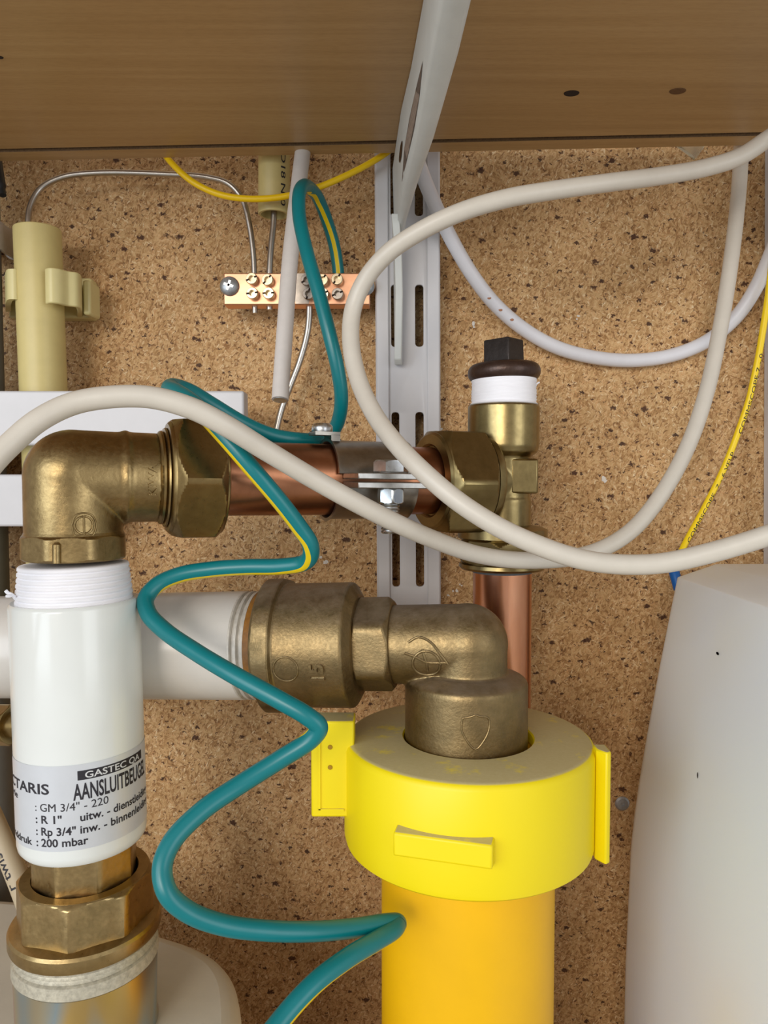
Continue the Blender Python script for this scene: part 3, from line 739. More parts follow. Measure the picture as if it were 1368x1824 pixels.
def build_big_elbow():
    C_ = hB.copy()
    rarm = R(70, 0.225)
    root = thing('pipe_elbow', C_+Vector((0, 0, -0.04)), 'large dusty cast brass elbow dropping into the yellow gas pipe', 'pipe fitting')
    # union collar
    bm = bmesh.new(); r1 = R(108, .235); r0 = R(118, .236)
    a, b, c, d_ = hs_(482), hs_(518), hs_(630), hs_(644)
    rows = [(a, r0*0.80), (a, r0*0.96), (a+0.0008, r0, r0*0.975, 8, 10), (b-0.0008, r0, r0*0.975, 8, 10), (b, r1*1.01), (b+0.0006, r1), (c, r1), (c+0.0005, r1*0.985), (d_, r1*0.80)]
    lathe(bm, hA, hB, rows, 96); o = obj('union_collar', bm, M_bronze, root, 28); bevel(o, 0.0006, 2, 25)
    bm = bmesh.new(); R6 = R(83, .231)
    lathe(bm, hA, hB, nut_rows(hs_(638), hs_(704), R6*0.90, 6, 28.0, True, True, steps=3, rc=R6), 96)
    o = obj('hexagon', bm, M_bronze, root, 25); bevel(o, 0.0005, 2, 25)
    # body: arm, bend and neck fused
    bm = bmesh.new()
    lathe(bm, hA, hB, [(hs_(690), rarm), (hs_(833), rarm)], 48)
    sphere(bm, C_, rarm*1.015, 40)
    dn = Vector((0, 0, -1))
    lathe(bm, C_, C_+dn, [(0, rarm), (0.020, rarm)], 48)
    rs = R(110, elz)
    top = C_+Vector((-0.0004, 0, 0))
    lathe(bm, top, top+dn, [(0.0085, rs*0.72), (0.0100, rs*0.93), (0.0108, rs*0.985), (0.0120, rs), (0.0405, rs), (0.042, rs*0.97)], 72)
    o = obj('elbow_body', bm, M_bronze, root); cast(o, 0.0005, 5)
    # raised casting marks
    m1 = cyl_map(hA, hB, r1)
    def mk(fn, pts, r, name, closed=True):
        bm = bmesh.new(); P = [fn(u, v) for u, v in pts]
        if closed: P = P+[P[0]]
        vtube(bm, P, r, 8, 4); obj(name, bm, M_bronze, root)
    # on hA->hB: axis to the right, arc length grows downwards -> use fn(arc, along)
    s0 = hs_(541); cy = 0.0030
    circ = [(cy+0.0037*math.sin(i*math.pi/8), s0+0.0037*math.cos(i*math.pi/8)) for i in range(16)]
    mk(m1, circ, 0.00030, 'cast_circle')
    sB = hs_(604)
    bm = fit_text('15', 0, 0.0050, 0, 0.0042, lambda u, v, h: m1(0.0062-u, sB-v, h-0.0002), 0.015, 0.01, 0.0010)
    obj('cast_number', bm, M_bronze, root, flat=True)
    m2 = cyl_map(hA, hB, rarm*1.0); s1 = hs_(767)
    circ = [(0.0035+0.0040*math.sin(i*math.pi/8), s1+0.0040*math.cos(i*math.pi/8)) for i in range(16)]
    bm = bmesh.new(); P = [m2(u, v) for u, v in circ]; vtube(bm, P+[P[0]], 0.0004, 8, 4)
    vtube(bm, [m2(-0.0030, s1-0.0050), m2(-0.0045, s1-0.002), m2(-0.0030, s1+0.0015), m2(0.0008, s1+0.0045), m2(0.0035, s1+0.0062)], 0.0004, 8, 4)
    vtube(bm, [m2(0.0000, s1-0.0062), m2(0.0012, s1-0.003), m2(0.0028, s1), m2(0.003, s1+0.0060)], 0.0004, 8, 4)
    vtube(bm, [m2(-0.0010, s1-0.001), m2(0.0030, s1), m2(0.0058, s1+0.0002)], 0.0004, 8, 4)
    obj('cast_emblem', bm, M_bronze, root)
    m3 = cyl_map(top+dn*0.04, top, rs)
    v0 = 0.040-0.0215
    sh = [(-0.0036, v0+0.0034), (-0.0010, v0+0.0040), (0, v0+0.0044), (0.0010, v0+0.0040), (0.0036, v0+0.0034), (0.0039, v0+0.0005), (0.0024, v0-0.0028), (0.0, v0-0.0052), (-0.0024, v0-0.0028), (-0.0039, v0+0.0005)]
    bm = bmesh.new(); P = [m3(u+0.0006, v+0.0012) for u, v in sh]; vtube(bm, P+[P[0]], 0.00028, 8, 3)
    obj('cast_shield', bm, M_bronze, root)
build_big_elbow()

# ================================================================== YELLOW GAS PIPE AND CLAMP
YX = W(833, 1400, elz).x; YY = -D+elz
def hz(py, z): return W(684, py, z).z
def build_yellow():
    r = 0.0260
    zt = hz(1315, elz)+0.001; 
    bm = bmesh.new(); A = Vector((YX, YY, -0.3295)); 
    lathe(bm, A, A+Vector((0, 0, 1)), [(0, r), (zt-0.004+0.3295, r)], 80)
    tag(obj('yellow_pipe', bm, M_ypipe), 'thick golden yellow plastic gas pipe rising into the lemon yellow clamp', 'pipe')
    ro = R(223, elz); ri = R(116, elz)
    bot = hz(1492, elz); h = zt-bot
    root = thing('pipe_clamp', (YX, YY, bot), 'lemon yellow plastic clamp ring around the head of the yellow gas pipe', 'clamp')
    B = Vector((YX, YY, bot)); bm = bmesh.new(); c = 0.0016
    prof = [(0, r+0.0002), (0, ro-c*2), (0.0006, ro-c), (c, ro-0.0004), (c*2, ro), (h-c*1.2, ro), (h-c*0.5, ro-0.0005), (h-0.0003, ro-c*0.7), (h, ro-c*1.3), (h, ri+0.0004), (h-0.0005, ri), (h-0.0035, ri), (h-0.0035, r+0.0002)]
    rings = lathe(bm, B, B+Vector((0, 0, 1)), prof, 128, cap=False); ring_faces(bm, rings[-1], rings[0])
    obj('ring', bm, M_yclamp, root, 30)
    # left flange
    bm = bmesh.new(); z0 = 0.222
    zl, zr = 0.2135, 0.2225
    pA, pB = W(554, 1370, zl).x, W(625, 1370, zl).x; t_, b_ = hz(1285, zl), hz(1456, zl)
    box(bm, (pA, -D+zl, b_), (pB+0.001, -D+zr, t_))
    o = obj('flange', bm, M_yclamp, root, 30); bevel(o, 0.0006, 2)
    lf = o
    for py in (1331, 1367):
        bm = bmesh.new(); cc = W(588, py, zl-0.0001); lathe(bm, cc, cc+Vector((0, -1, 0)), [(0, 0.0007), (0.0002, 0.0006), (0.00025, 0.0001)], 16); obj('pin_mark', bm, mat('ochre_dimple', srgb(170, 130, 20), 0.7), lf)  # darker ochre disc drawn for each dimple of the flange
    bm = bmesh.new()
    f0 = W(567, 1300, zl).x; box(bm, (f0, -D+zl-0.0005, hz(1442, zl)), (f0+0.0006, -D+zl+0.0002, hz(1300, zl))); box(bm, (f0, -D+zl-0.0005, hz(1444, zl)), (pB-0.002, -D+zl+0.0002, hz(1440, zl)))
    obj('raised_rim', bm, M_yclamp, lf, flat=True)
    # right flange
    bm = bmesh.new(); zc = 0.2085
    x0 = YX+ro-0.0025; x1 = W(1083, 1430, zc).x; t_, b_ = hz(1333, zc), hz(1530, zc)
    pl = [(x0, -D+zc+0.0035), (x0, -D+zc-0.0005), (x1-0.0015, -D+zc-0.0035), (x1, -D+zc-0.0025), (x1, -D+zc+0.0035)]
    prism(bm, [Vector((x, y, b_)) for x, y in pl], Vector((0, 0, t_-b_)))
    o = obj('flange', bm, M_yclamp, root, 30); bevel(o, 0.0005, 2)
    # raised tab on the front
    bm = bmesh.new(); th = math.radians(-16); n_ = Vector((math.sin(th), -math.cos(th), 0)); t = Vector((math.cos(th), math.sin(th), 0))
    zf = elz-ro; tz0, tz1 = hz(1541, zf), hz(1490, zf)
    c0 = Vector((YX, YY, 0))+n_*(ro-0.0035)
    L = 0.0128
    hexa(bm, [c0-t*L+Vector((0, 0, tz0)), c0+t*L+Vector((0, 0, tz0)), c0+t*L+n_*0.0052+Vector((0, 0, tz0+0.0006)), c0-t*L+n_*0.0052+Vector((0, 0, tz0+0.0006)),
              c0-t*L+Vector((0, 0, tz1)), c0+t*L+Vector((0, 0, tz1)), c0+t*L+n_*0.0052+Vector((0, 0, tz1-0.0006)), c0-t*L+n_*0.0052+Vector((0, 0, tz1-0.0006))])
    o = obj('raised_tab', bm, M_yclamp, root, 30); bevel(o, 0.0006, 2)
build_yellow()

# ================================================================== LEFT VERTICAL WHITE PIPE (METER CONNECTOR)
zv = 0.209
vT = W(134.5, 1067, zv); vB = W(149, 1490, zv)      # axis points
vd = (vB-vT).normalized(); VL = (vB-vT).length; rv = R(110, zv)
VREF = (CAM-(vT+vB)/2); VREF.z = 0; VREF.normalize()
def sv(py): return s_v(py)
def s_v(py):
    lo, hi = -0.2, 0.4
    for _ in range(60):
        m = (lo+hi)/2
        if proj(vT+vd*m)[1] < py: lo = m
        else: hi = m
    return (lo+hi)/2
def build_vpipe():
    root = thing('meter_connector', vB, 'white enamelled vertical pipe with a printed sticker, left of the green wire', 'pipe')
    L = s_v(1494)
    bm = bmesh.new()
    lathe(bm, vT, vB, [(0.0, rv*0.80), (0, rv*0.965), (0.0006, rv*0.995), (0.0012, rv), (L-0.0026, rv), (L-0.0012, rv*0.985), (L-0.0002, rv*0.94), (L, rv*0.90), (L, rv*0.6)], 96)
    obj('pipe_body', bm, M_whitepipe, root)
    bm = bmesh.new(); s0 = s_v(1003); rows = [(s0, R(80, zv))]; s = s0; i = 0
    rt0, rt1 = R(92, zv), R(99, zv); n = 7; st = (0.0006-s0)/n
    for k in range(n):
        r = rt0+(rt1-rt0)*k/n
        rows += [(s+st*0.08, r*0.985), (s+st*0.3, r*1.008), (s+st*0.75, r*1.014), (s+st*0.97, r*0.99)]; s += st
    lathe(bm, vT, vB, rows, 72); o = obj('thread_tape', bm, M_tape, root, 60, label='white thread tape wound in ridges')
    bm = bmesh.new()
    vtube(bm, [W(40, 1072, zv-.008), W(30, 1068, zv-.009), W(22, 1060, zv-.010), W(14, 1056, zv-.010), (W(10, 1052, zv-.010))], 0.0005, 8, 5)
    vtube(bm, [W(22, 1060, zv-.010), W(17, 1062, zv-.011), W(11, 1062, zv-.011)], 0.0004, 8, 5)
    obj('tape_end', bm, M_tape, o)
    # sticker
    A = vT+vd*0.1; up = -vd     # map v upwards
    f0 = cyl_map(vT+vd*0.15, vT, rv, 0.00005, VREF)
    # frame of vB->vT: arc direction check
    test = f0(0.005, 0.0); sign = 1 if proj(test)[0] > proj(f0(0, 0))[0] else -1
    V = lambda hh: 0.15-(hh+vT.z)            # hh = depth below camera height
    def fn(u, v, h=0): return f0(sign*u, v, h)
    def hv(h): return V(h)
    dg = math.radians
    U = lambda deg: rv*dg(deg)
    lt, lb = hv(0.0748), hv(0.0975)
    def patch(u0, u1, v0, v1, e, n=40):
        bm = bmesh.new(); rows = [[bm.verts.new(fn(u0+(u1-u0)*i/n, v, e)) for i in range(n+1)] for v in (v0, v1)]
        for i in range(n): bm.faces.new((rows[0][i], rows[0][i+1], rows[1][i+1], rows[1][i]))
        return bm
    lab = obj('sticker', patch(U(-115), U(110), lb, lt, 0.00004, 60), M_label, root, 80, label='silver printed sticker')
    obj('printed_band', patch(U(-3), U(65), hv(0.0790), hv(0.0765), 0.00009, 24), M_ink, lab, 80, label='black band')
    T = lambda s, d0, d1, h, cap, bold=0.018: fit_text(s, U(d0), U(d1), hv(h), cap, lambda u, v, hh: fn(u, v, 0.00011), bold)
    obj('band_lettering', fit_text('GASTEC QA', U(3), U(60), hv(0.0786), 0.0017, lambda u, v, hh: fn(u, v, 0.00014), 0.015), M_labelwhite, lab, flat=True)
    bm = T('AANSLUITBEUGEL', -7, 73, 0.0841, 0.0042, 0.02)
    for a in (('ACTARIS', -95, -27, 0.0822, 0.0027), ('Serie', -92, -66, 0.0850, 0.0018), (': GM 3/4" - 220', -41, 22, 0.0868, 0.0021, 0.0), (': R 1"', -41, -17, 0.0900, 0.0021), ('uitw. - dienstleiding', -2, 76, 0.0899, 0.0021), (': Rp 3/4" inw. - binnenleiding', -41, 77, 0.0932, 0.0021), ('Einddruk', -88, -46, 0.0962, 0.0019), (': 200 mbar', -41, 4, 0.0962, 0.0021)):
        b2 = T(*a); me = bpy.data.meshes.new('t'); b2.to_mesh(me); b2.free(); bm.from_mesh(me); bpy.data.meshes.remove(me)
    obj('sticker_lettering', bm, M_ink, lab, flat=True)
build_vpipe()

# ------------------------------------------------------------------ brass under the white pipe, steel stub, gas meter
nX = W(153, 1570, zv); nA = Vector((nX.x, nX.y, -0.098)); DN = Vector((0, 0, -1))
def build_under():
    root = thing('brass_adapter', nA+DN*0.017, 'small faceted brass adapter between the white pipe and the big union nut', 'pipe fitting')
    ra = R(89, zv)
    bm = bmesh.new(); lathe(bm, nA, nA+DN, [(0.0, ra*0.8), (0.0, ra*0.97), (0.0028, ra*0.97)] + nut_rows(0.003, 0.0200, ra*0.95, 8, 10, True, False, steps=3), 96)
    o = obj('adapter_body', bm, M_brassdark, root, 25); bevel(o, 0.0004, 2, 22)
    root = thing('union_nut', nA+DN*0.031, 'large hexagonal brass union nut with a round collar, standing on the steel stub', 'nut')
    bm = bmesh.new(); ap = R(111, zv); s0 = 0.0138; s1 = 0.0262
    a0 = 17.0
    rows = [(s0+0.0008, ra*1.01), (s0, ra*1.03), (s0, ap*0.99), ] + nut_rows(s0+0.0001, s1, ap, 8, -9, True, False, steps=5)
    rows += [(s1+0.0002, ap*1.02)]
    rings = lathe(bm, nA, nA+DN, rows, 96, ref=Vector((0, -1, 0)), cap=False)
    obj('nut_body', bm, M_brassdark, root, 25)
    bm = bmesh.new(); rf = R(131, zv)
    lathe(bm, nA, nA+DN, [(s1-0.0005, ap*0.9), (s1, ap*1.06), (s1+0.0006, rf*0.975), (s1+0.0014, rf), (s1+0.0040, rf), (s1+0.0048, rf*0.985), (s1+0.0052, rf*0.96), (s1+0.0052, rf*0.8)], 96)
    o = obj('collar', bm, M_brassdark, root, 30)
    sB = s1+0.0053
    root = thing('steel_stub', (nA.x, nA.y, -0.157), 'iridescent zinc-plated steel stub between the union nut and the gas meter', 'pipe stub')
    bm = bmesh.new(); rs = R(121, zv); rows = [(sB-0.0002, rs*0.8), (sB, rs*0.99)]; s = sB
    for k in range(3): rows += [(s+0.0002, rs*0.99), (s+0.0007, rs*1.015), (s+0.0010, rs*0.985)]; s += 0.0011
    rows += [(s, rs*1.0), (s+0.0004, rs*1.03), (s+0.0036, rs*1.04), (s+0.0040, rs*1.02), (s+0.0041, rs*0.9)]
    lathe(bm, nA, nA+DN, rows, 80); obj('threaded_ring', bm, M_galv, root, 40, label='whitish rough threaded ring')
    e = s+0.0041
    bm = bmesh.new(); lathe(bm, nA, nA+DN, [(e-0.0005, rs*0.9), (e, rs*1.02), (0.157-0.098-0.0012, rs*1.0), (0.157-0.098, rs*1.02)], 80)
    obj('sleeve', bm, M_pass, root, label='rainbow passivated sleeve')
build_under()
def build_meter():
    H0 = -0.1575
    def at(px, py):
        p = W(px, py, 1.0)-CAM; return CAM+p*(H0/p.z)
    out = [at(-260, 1592), at(-60, 1592), at(40, 1596), at(120, 1610), at(200, 1628), at(290, 1656), at(350, 1676), at(395, 1702), at(420, 1738), at(430, 1790), at(432, 1860)]
    out = [Vector(q) for q in spline([tuple(p) for p in out], 4)]
    last = out[-1]; out += [Vector((last.x-0.001, -D+0.16, H0)), Vector((last.x-0.006, -D+0.150, H0)), Vector((-0.22, -D+0.150, H0))]
    bm = bmesh.new(); prism(bm, [Vector((p.x, p.y, -0.3297)) for p in out], Vector((0, 0, H0+0.3297)))
    o = obj('gas_meter', bm, M_meter, angle=40)
    for f in o.data.polygons: pass
    bevel(o, 0.006, 4, 60)
    tag(o, 'off-white rounded gas meter housing at the bottom left under the steel stub', 'gas meter')
build_meter()
def build_test():
    root = thing('test_nipple', W(15, 1320, 0.206), 'small brass hexagon fitting at the left edge, screwed into the white pipe', 'pipe fitting')
    A = W(-70, 1290, 0.213); B = W(40, 1292, 0.207); L = lambda px: s_at(A, B, px)
    bm = bmesh.new(); lathe(bm, A, B, nut_rows(L(-60), L(22), R(32, .212), 6, 22, True, True, steps=4), 72); o = obj('hexagon', bm, M_brassnut, root, 25); bevel(o, 0.0003, 1, 25)
    bm = bmesh.new(); lathe(bm, A, B, [(L(20), R(23, .21)), (L(42), R(23, .21))], 32); obj('spigot', bm, M_brassnut, root)
build_test()
def build_tagcable():
    ctrl = [(-190, 1030, .268), (-130, 1190, .266), (-70, 1330, .262), (-35, 1410, .258), (5, 1500, .254), (34, 1570, .250), (60, 1640, .247), (76, 1682, .246)]
    P = path(ctrl, 10); r = R(19, .254)
    root = thing('printed_cable', P[-1][0], 'beige printed cable slanting down behind the brass nuts at the lower left', 'cable')
    bm = bmesh.new(); tube(bm, P, r, 24); obj('jacket', bm, M_tag, root, 60)
    # text running up along it
    acc = [0.0]
    for a, b in zip(P, P[1:]): acc.append(acc[-1]+(b[0]-a[0]).length)
    def fn(u, v, h):
        s = acc[-1]-u
        for i in range(len(P)-1):
            if acc[i] <= s <= acc[i+1] or i == len(P)-2:
                k = (s-acc[i])/(acc[i+1]-acc[i]); c = P[i][0].lerp(P[i+1][0], k); t = (P[i+1][0]-P[i][0]).normalized(); break
        _, e1, e2 = frame(-t); ang = v/r
        return c+(e1*math.cos(ang)+e2*math.sin(ang))*(r+0.00006)
    bm = fit_text('r twisted 4', 0.0205, 0.0455, 0.0020, 0.0030, lambda u, v, h: fn(u, 0.0025-v, h) if False else fn(u, -(v-0.0025), h), 0.01)
    obj('lettering', bm, M_ink, root, flat=True)
build_tagcable()

# ================================================================== LEFT BRASS ELBOW, COPPER PIPE, TEE
eC = W(131, 849, zv); tC = W(897, 858, 0.264)
cd = (tC-eC).normalized(); CL = (tC-eC).length
cs = lambda px: s_at(eC, tC, px)
def build_left_elbow():
    r = R(83, zv)
    root = thing('pipe_elbow', W(133, 1008, zv), 'brass elbow with a hexagon nut above the taped white pipe at the left', 'pipe fitting')
    bm = bmesh.new()
    lathe(bm, eC, tC, [(0, r), (cs(222), r*0.985)], 56); sphere(bm, eC, r*1.005, 48)
    q = W(133, 965, zv); dv = (q-eC).normalized()
    lathe(bm, eC, q, [(0, r), ((q-eC).length, r)], 56)
    lathe(bm, eC, tC, [(cs(208), r*0.9), (cs(214), r*1.0), (cs(224), r*1.035), (cs(232), r*0.99), (cs(280), r*0.985)], 64)
    o = obj('elbow_body', bm, M_brass, root); cast(o, 0.0005, 4)
    bm = bmesh.new(); rc = R(89, zv); s0 = (W(133, 951, zv)-eC).length; s1 = (W(134, 995, zv)-eC).length
    lathe(bm, eC, q, [(s0-0.002, rc*0.9)] + nut_rows(s0, s1, rc*0.965, 8, 5, True, True, steps=3, rc=rc*1.015), 96)
    o = obj('hexagon_collar', bm, M_brass, root, 25); bevel(o, 0.0004, 2, 22)
    bm = bmesh.new(); p0 = W(101, 966, zv-R(88, zv)); p1 = W(101, 1003, zv-R(88, zv))
    lathe(bm, p0, p1, [(0, 0.0006), (0.0006, 0.0011), ((p1-p0).length, 0.0011)], 12); obj('rib', bm, M_brass, root)
    # rings and compression nut
    bm = bmesh.new()
    rn = R(104, 0.2165)
    lathe(bm, eC, tC, [(cs(274), r*0.9), (cs(280), r*0.99), (cs(283), r*1.04), (cs(287), r*1.05), (cs(289), r*1.02), (cs(291), r*1.10), (cs(294), r*1.12), (cs(295.5), r*1.09), (cs(297), rn*0.93), (cs(300), rn*0.965), (cs(304), rn*0.985), (cs(306), rn*0.9)], 80)
    obj('ring', bm, M_brassnut, root, 30)
    bm = bmesh.new(); lathe(bm, eC, tC, nut_rows(cs(303), cs(388), rn, 6, 1, True, True, steps=7), 120)
    bmesh.ops.recalc_face_normals(bm, faces=bm.faces)
    obj('compression_nut', bm, M_brassnut, root, 22)
    bm = bmesh.new(); lathe(bm, eC, tC, [(cs(386), rn*0.985), (cs(391), rn*0.975), (cs(394), rn*0.90), (cs(394.5), rn*0.7)], 80); obj('nut_lip', bm, M_brassnut, root, 30)
    # cast lettering and emblem
    m = cyl_map(eC, tC, r*0.985); k = cs(270)
    bm = fit_text('KIWA', 0, 0.0088, 0, 0.0021, lambda u, v, h: m(0.0050-u, k-v, h-0.0002), 0.008, 0.01, 0.0008)
    obj('cast_lettering', bm, M_brass, root, flat=True)
    ax = cyl_map(eC, q, r)
    f = lambda u, v: ax(-u, v) if proj(ax(-0.003, 0.01))[0] > proj(ax(0, 0.01))[0] else ax(u, v)
    s = (W(133, 931, zv)-eC).length; u0 = 0.0022
    u0 = 0.0075
    bm = bmesh.new()
    P = [f(u0+0.0023*math.cos(i*math.pi/6), s+0.0023*math.sin(i*math.pi/6)) for i in range(13)]; vtube(bm, P, 0.0003, 8, 4)
    vtube(bm, [f(u0, s-0.0026), f(u0, s+0.0026)], 0.0003, 8, 4)
    vtube(bm, [f(u0-0.0030, s), f(u0-0.002, s-0.0026), f(u0, s-0.0032), f(u0+0.002, s-0.0026), f(u0+0.0032, s), f(u0+0.0022, s+0.0028), f(u0, s+0.0024), f(u0-0.0022, s+0.0028), f(u0-0.0030, s)], 0.00025, 8, 4)
    obj('cast_emblem', bm, M_brass, root)
build_left_elbow()
rcop = 0.01130
def build_copper():
    bm = bmesh.new(); lathe(bm, eC, tC, [(cs(340), rcop), (cs(850), rcop)], 64)
    tag(obj('copper_pipe', bm, M_copper), 'horizontal brown copper pipe between the left brass elbow and the tee', 'pipe')
build_copper()
tzz = 0.264
def build_tee():
    ax = lambda py: W(897-0.010*(py-740), py, tzz)
    top = ax(722); down = (ax(1000)-ax(722)).normalized()
    def s(py): return (ax(py)-top).dot(down)
    root = thing('pipe_tee', ax(1025), 'brass compression tee joining the horizontal and vertical copper pipes', 'pipe fitting')
    bm = bmesh.new(); ru = R(63, tzz); rm = R(48, tzz)
    lathe(bm, top, top+down, [(0, ru*0.85), (0.0001, ru*0.98), (0.0006, ru), (s(796), ru), (s(806), ru*0.95), (s(814), rm)], 72)
    lathe(bm, top, top+down, [(s(800), rm), (s(900), rm)], 64)
    lathe(bm, top, top+down, [(s(880), rm*0.95), (s(890), R(50, tzz)), (s(938), R(50, tzz))], 64)
    L0, L1 = cs(856), CL
    lathe(bm, eC, tC, [(cs(846), R(62, .258)), (cs(862), R(62, .258)), (cs(872), R(50, .26)), (CL, R(46, .262))], 64)
    sphere(bm, tC, rm*1.0, 40)
    o = obj('tee_body', bm, M_brasstee, root); cast(o, 0.00045, 3)
    # flat pad on the right-hand side
    bm = bmesh.new(); c = tC; a = R(27, .25)
    pd0 = W(931, 848, tzz-0.0075)
    box(bm, (W(907, 850, .257).x, -D+.2545, W(930, 879, .257).z), (W(957, 850, .257).x, -D+.268, W(930, 817, .257).z))
    o = obj('flat_pad', bm, M_brasstee, root, 30); bevel(o, 0.0008, 2)
    # side nut
    rn = 0.0168
    bm = bmesh.new(); lathe(bm, eC, tC, nut_rows(cs(768), cs(846), rn, 6, 2, True, True, steps=7), 120)
    obj('compression_nut', bm, M_brasstee, root, 22)
    bm = bmesh.new(); s0 = cs(764); s1 = cs(769)
    rg_ = lathe(bm, eC, tC, [(s1+0.004, rcop+0.0002), (s0+0.0002, rcop+0.0005), (s0-0.0004, rcop+0.0012), (s0, rn*0.93), (s0+0.0006, rn*0.975), (s1, rn*0.985)], 96, cap=False)
    obj('nut_lip', bm, M_brasstee, root, 30)
    bm = bmesh.new(); lathe(bm, eC, tC, [(cs(845), rn*0.9), (cs(847), rn*0.985), (cs(856), rn*0.975), (cs(860), rn*0.94), (cs(868), R(60, .26)), (cs(869), R(50, .26))], 80); obj('collar', bm, M_brasstee, root, 30)
    # lower nut
    rl = R(80, tzz)*0.97
    bm = bmesh.new(); lathe(bm, top, top+down, [(s(934), R(48, tzz)), (s(938), rl*0.9), (s(942), rl*1.02), (s(957), rl*1.02), (s(962), rl*0.93)], 80); obj('collar', bm, M_brasstee, root, 30)
    bm = bmesh.new(); lathe(bm, top, top+down, nut_rows(s(958), s(1004), rl*0.915, 6, 12, True, True, steps=6), 120); obj('compression_nut', bm, M_brasstee, root, 22)
    bm = bmesh.new(); lathe(bm, top, top+down, [(s(1001), rl*0.85), (s(1003), rl*0.98), (s(1009), rl*0.99), (s(1013), rl*0.93), (s(1014), R(56, tzz))], 80); obj('nut_lip', bm, M_brasstee, root, 30)
    bm = bmesh.new(); lathe(bm, top, top+down, [(s(1012), R(55, tzz)), (s(1015), R(56, tzz)), (s(1019), R(53, tzz))], 48); obj('seal', bm, M_greyseal, root, label='grey jointing compound')
    # plug
    pr = thing('end_plug', top, 'black iron square-headed plug wound with white tape, screwed into the top of the tee', 'plug')
    upv = -down; tilt = (upv+Vector((-0.03, 0, 0))).normalized()
    bm = bmesh.new(); h = -s(678)
    rows = [(-0.0005, R(55, tzz)), (0.0002, R(60, tzz)), (0.0008, R(57, tzz))]
    for k in range(7): rows += [(0.0012+k*(h-0.0012)/7, R(56.3+random.uniform(-.6, .6), tzz)), (0.0012+(k+.6)*(h-0.0012)/7, R(57.2+random.uniform(-.6, .6), tzz))]
    rows += [(h+0.0015, R(56, tzz))]
    lathe(bm, top, top+upv, rows, 64); o = obj('thread_tape', bm, M_tape, pr, 60, label='white thread tape')
    bm = bmesh.new(); vtube(bm, [W(953, 690, tzz-.002), W(957, 683, tzz-.003), W(961, 681, tzz-.003)], 0.0003, 8, 4); vtube(bm, [W(953, 690, tzz-.002), W(952, 700, tzz-.003), W(951, 708, tzz-.003)], 0.0003, 8, 4); obj('tape_end', bm, M_tape, o)
    fb = ax(664); rf = R(64, tzz); t = R(15.5, tzz)
    bm = bmesh.new(); lathe(bm, fb, fb+tilt, [(-t, rf*0.6)] + [(t*math.sin(a), rf-t*0.9+t*0.9*math.cos(a)) for a in [math.radians(k) for k in range(-80, 81, 16)]] + [(t, rf*0.55)], 80)
    obj('flange', bm, M_iron2, pr, 50, label='brown-black rounded flange')
    bm = bmesh.new(); hb = ax(652); rr = R(36.0, tzz); H = R(46, tzz)
    lathe(bm, hb, hb+tilt, [(0, rr*1.04, rr*0.735, 4, 0+4), (H*0.25, rr*1.0, rr*0.715, 4, 4), (H-0.0005, rr*0.985, rr*0.705, 4, 4), (H-0.0001, rr*0.95, rr*0.68, 4, 4)], 96)
    o = obj('square_head', bm, M_iron, pr, 25); bevel(o, 0.0006, 2, 25)
    # vertical copper pipe
    bm = bmesh.new(); r = 0.01035
    A = ax(985); B = W(894, 1265, 0.2695); d = (B-A).normalized(); L = (B-A).length
    P = [(A, 0), (A+d*L*0.5, 0), (B, 0), (B+Vector((0, 0.0005, -0.03)), 0), (B+Vector((0, 0.001, -0.06)), 0), (Vector((B.x, B.y+0.001, -0.3295)), 0)]
    tube(bm, P, r, 64)
    tag(obj('copper_pipe', bm, M_copperbright), 'vertical bright copper pipe dropping from the tee behind the large brass elbow', 'pipe')
build_tee()

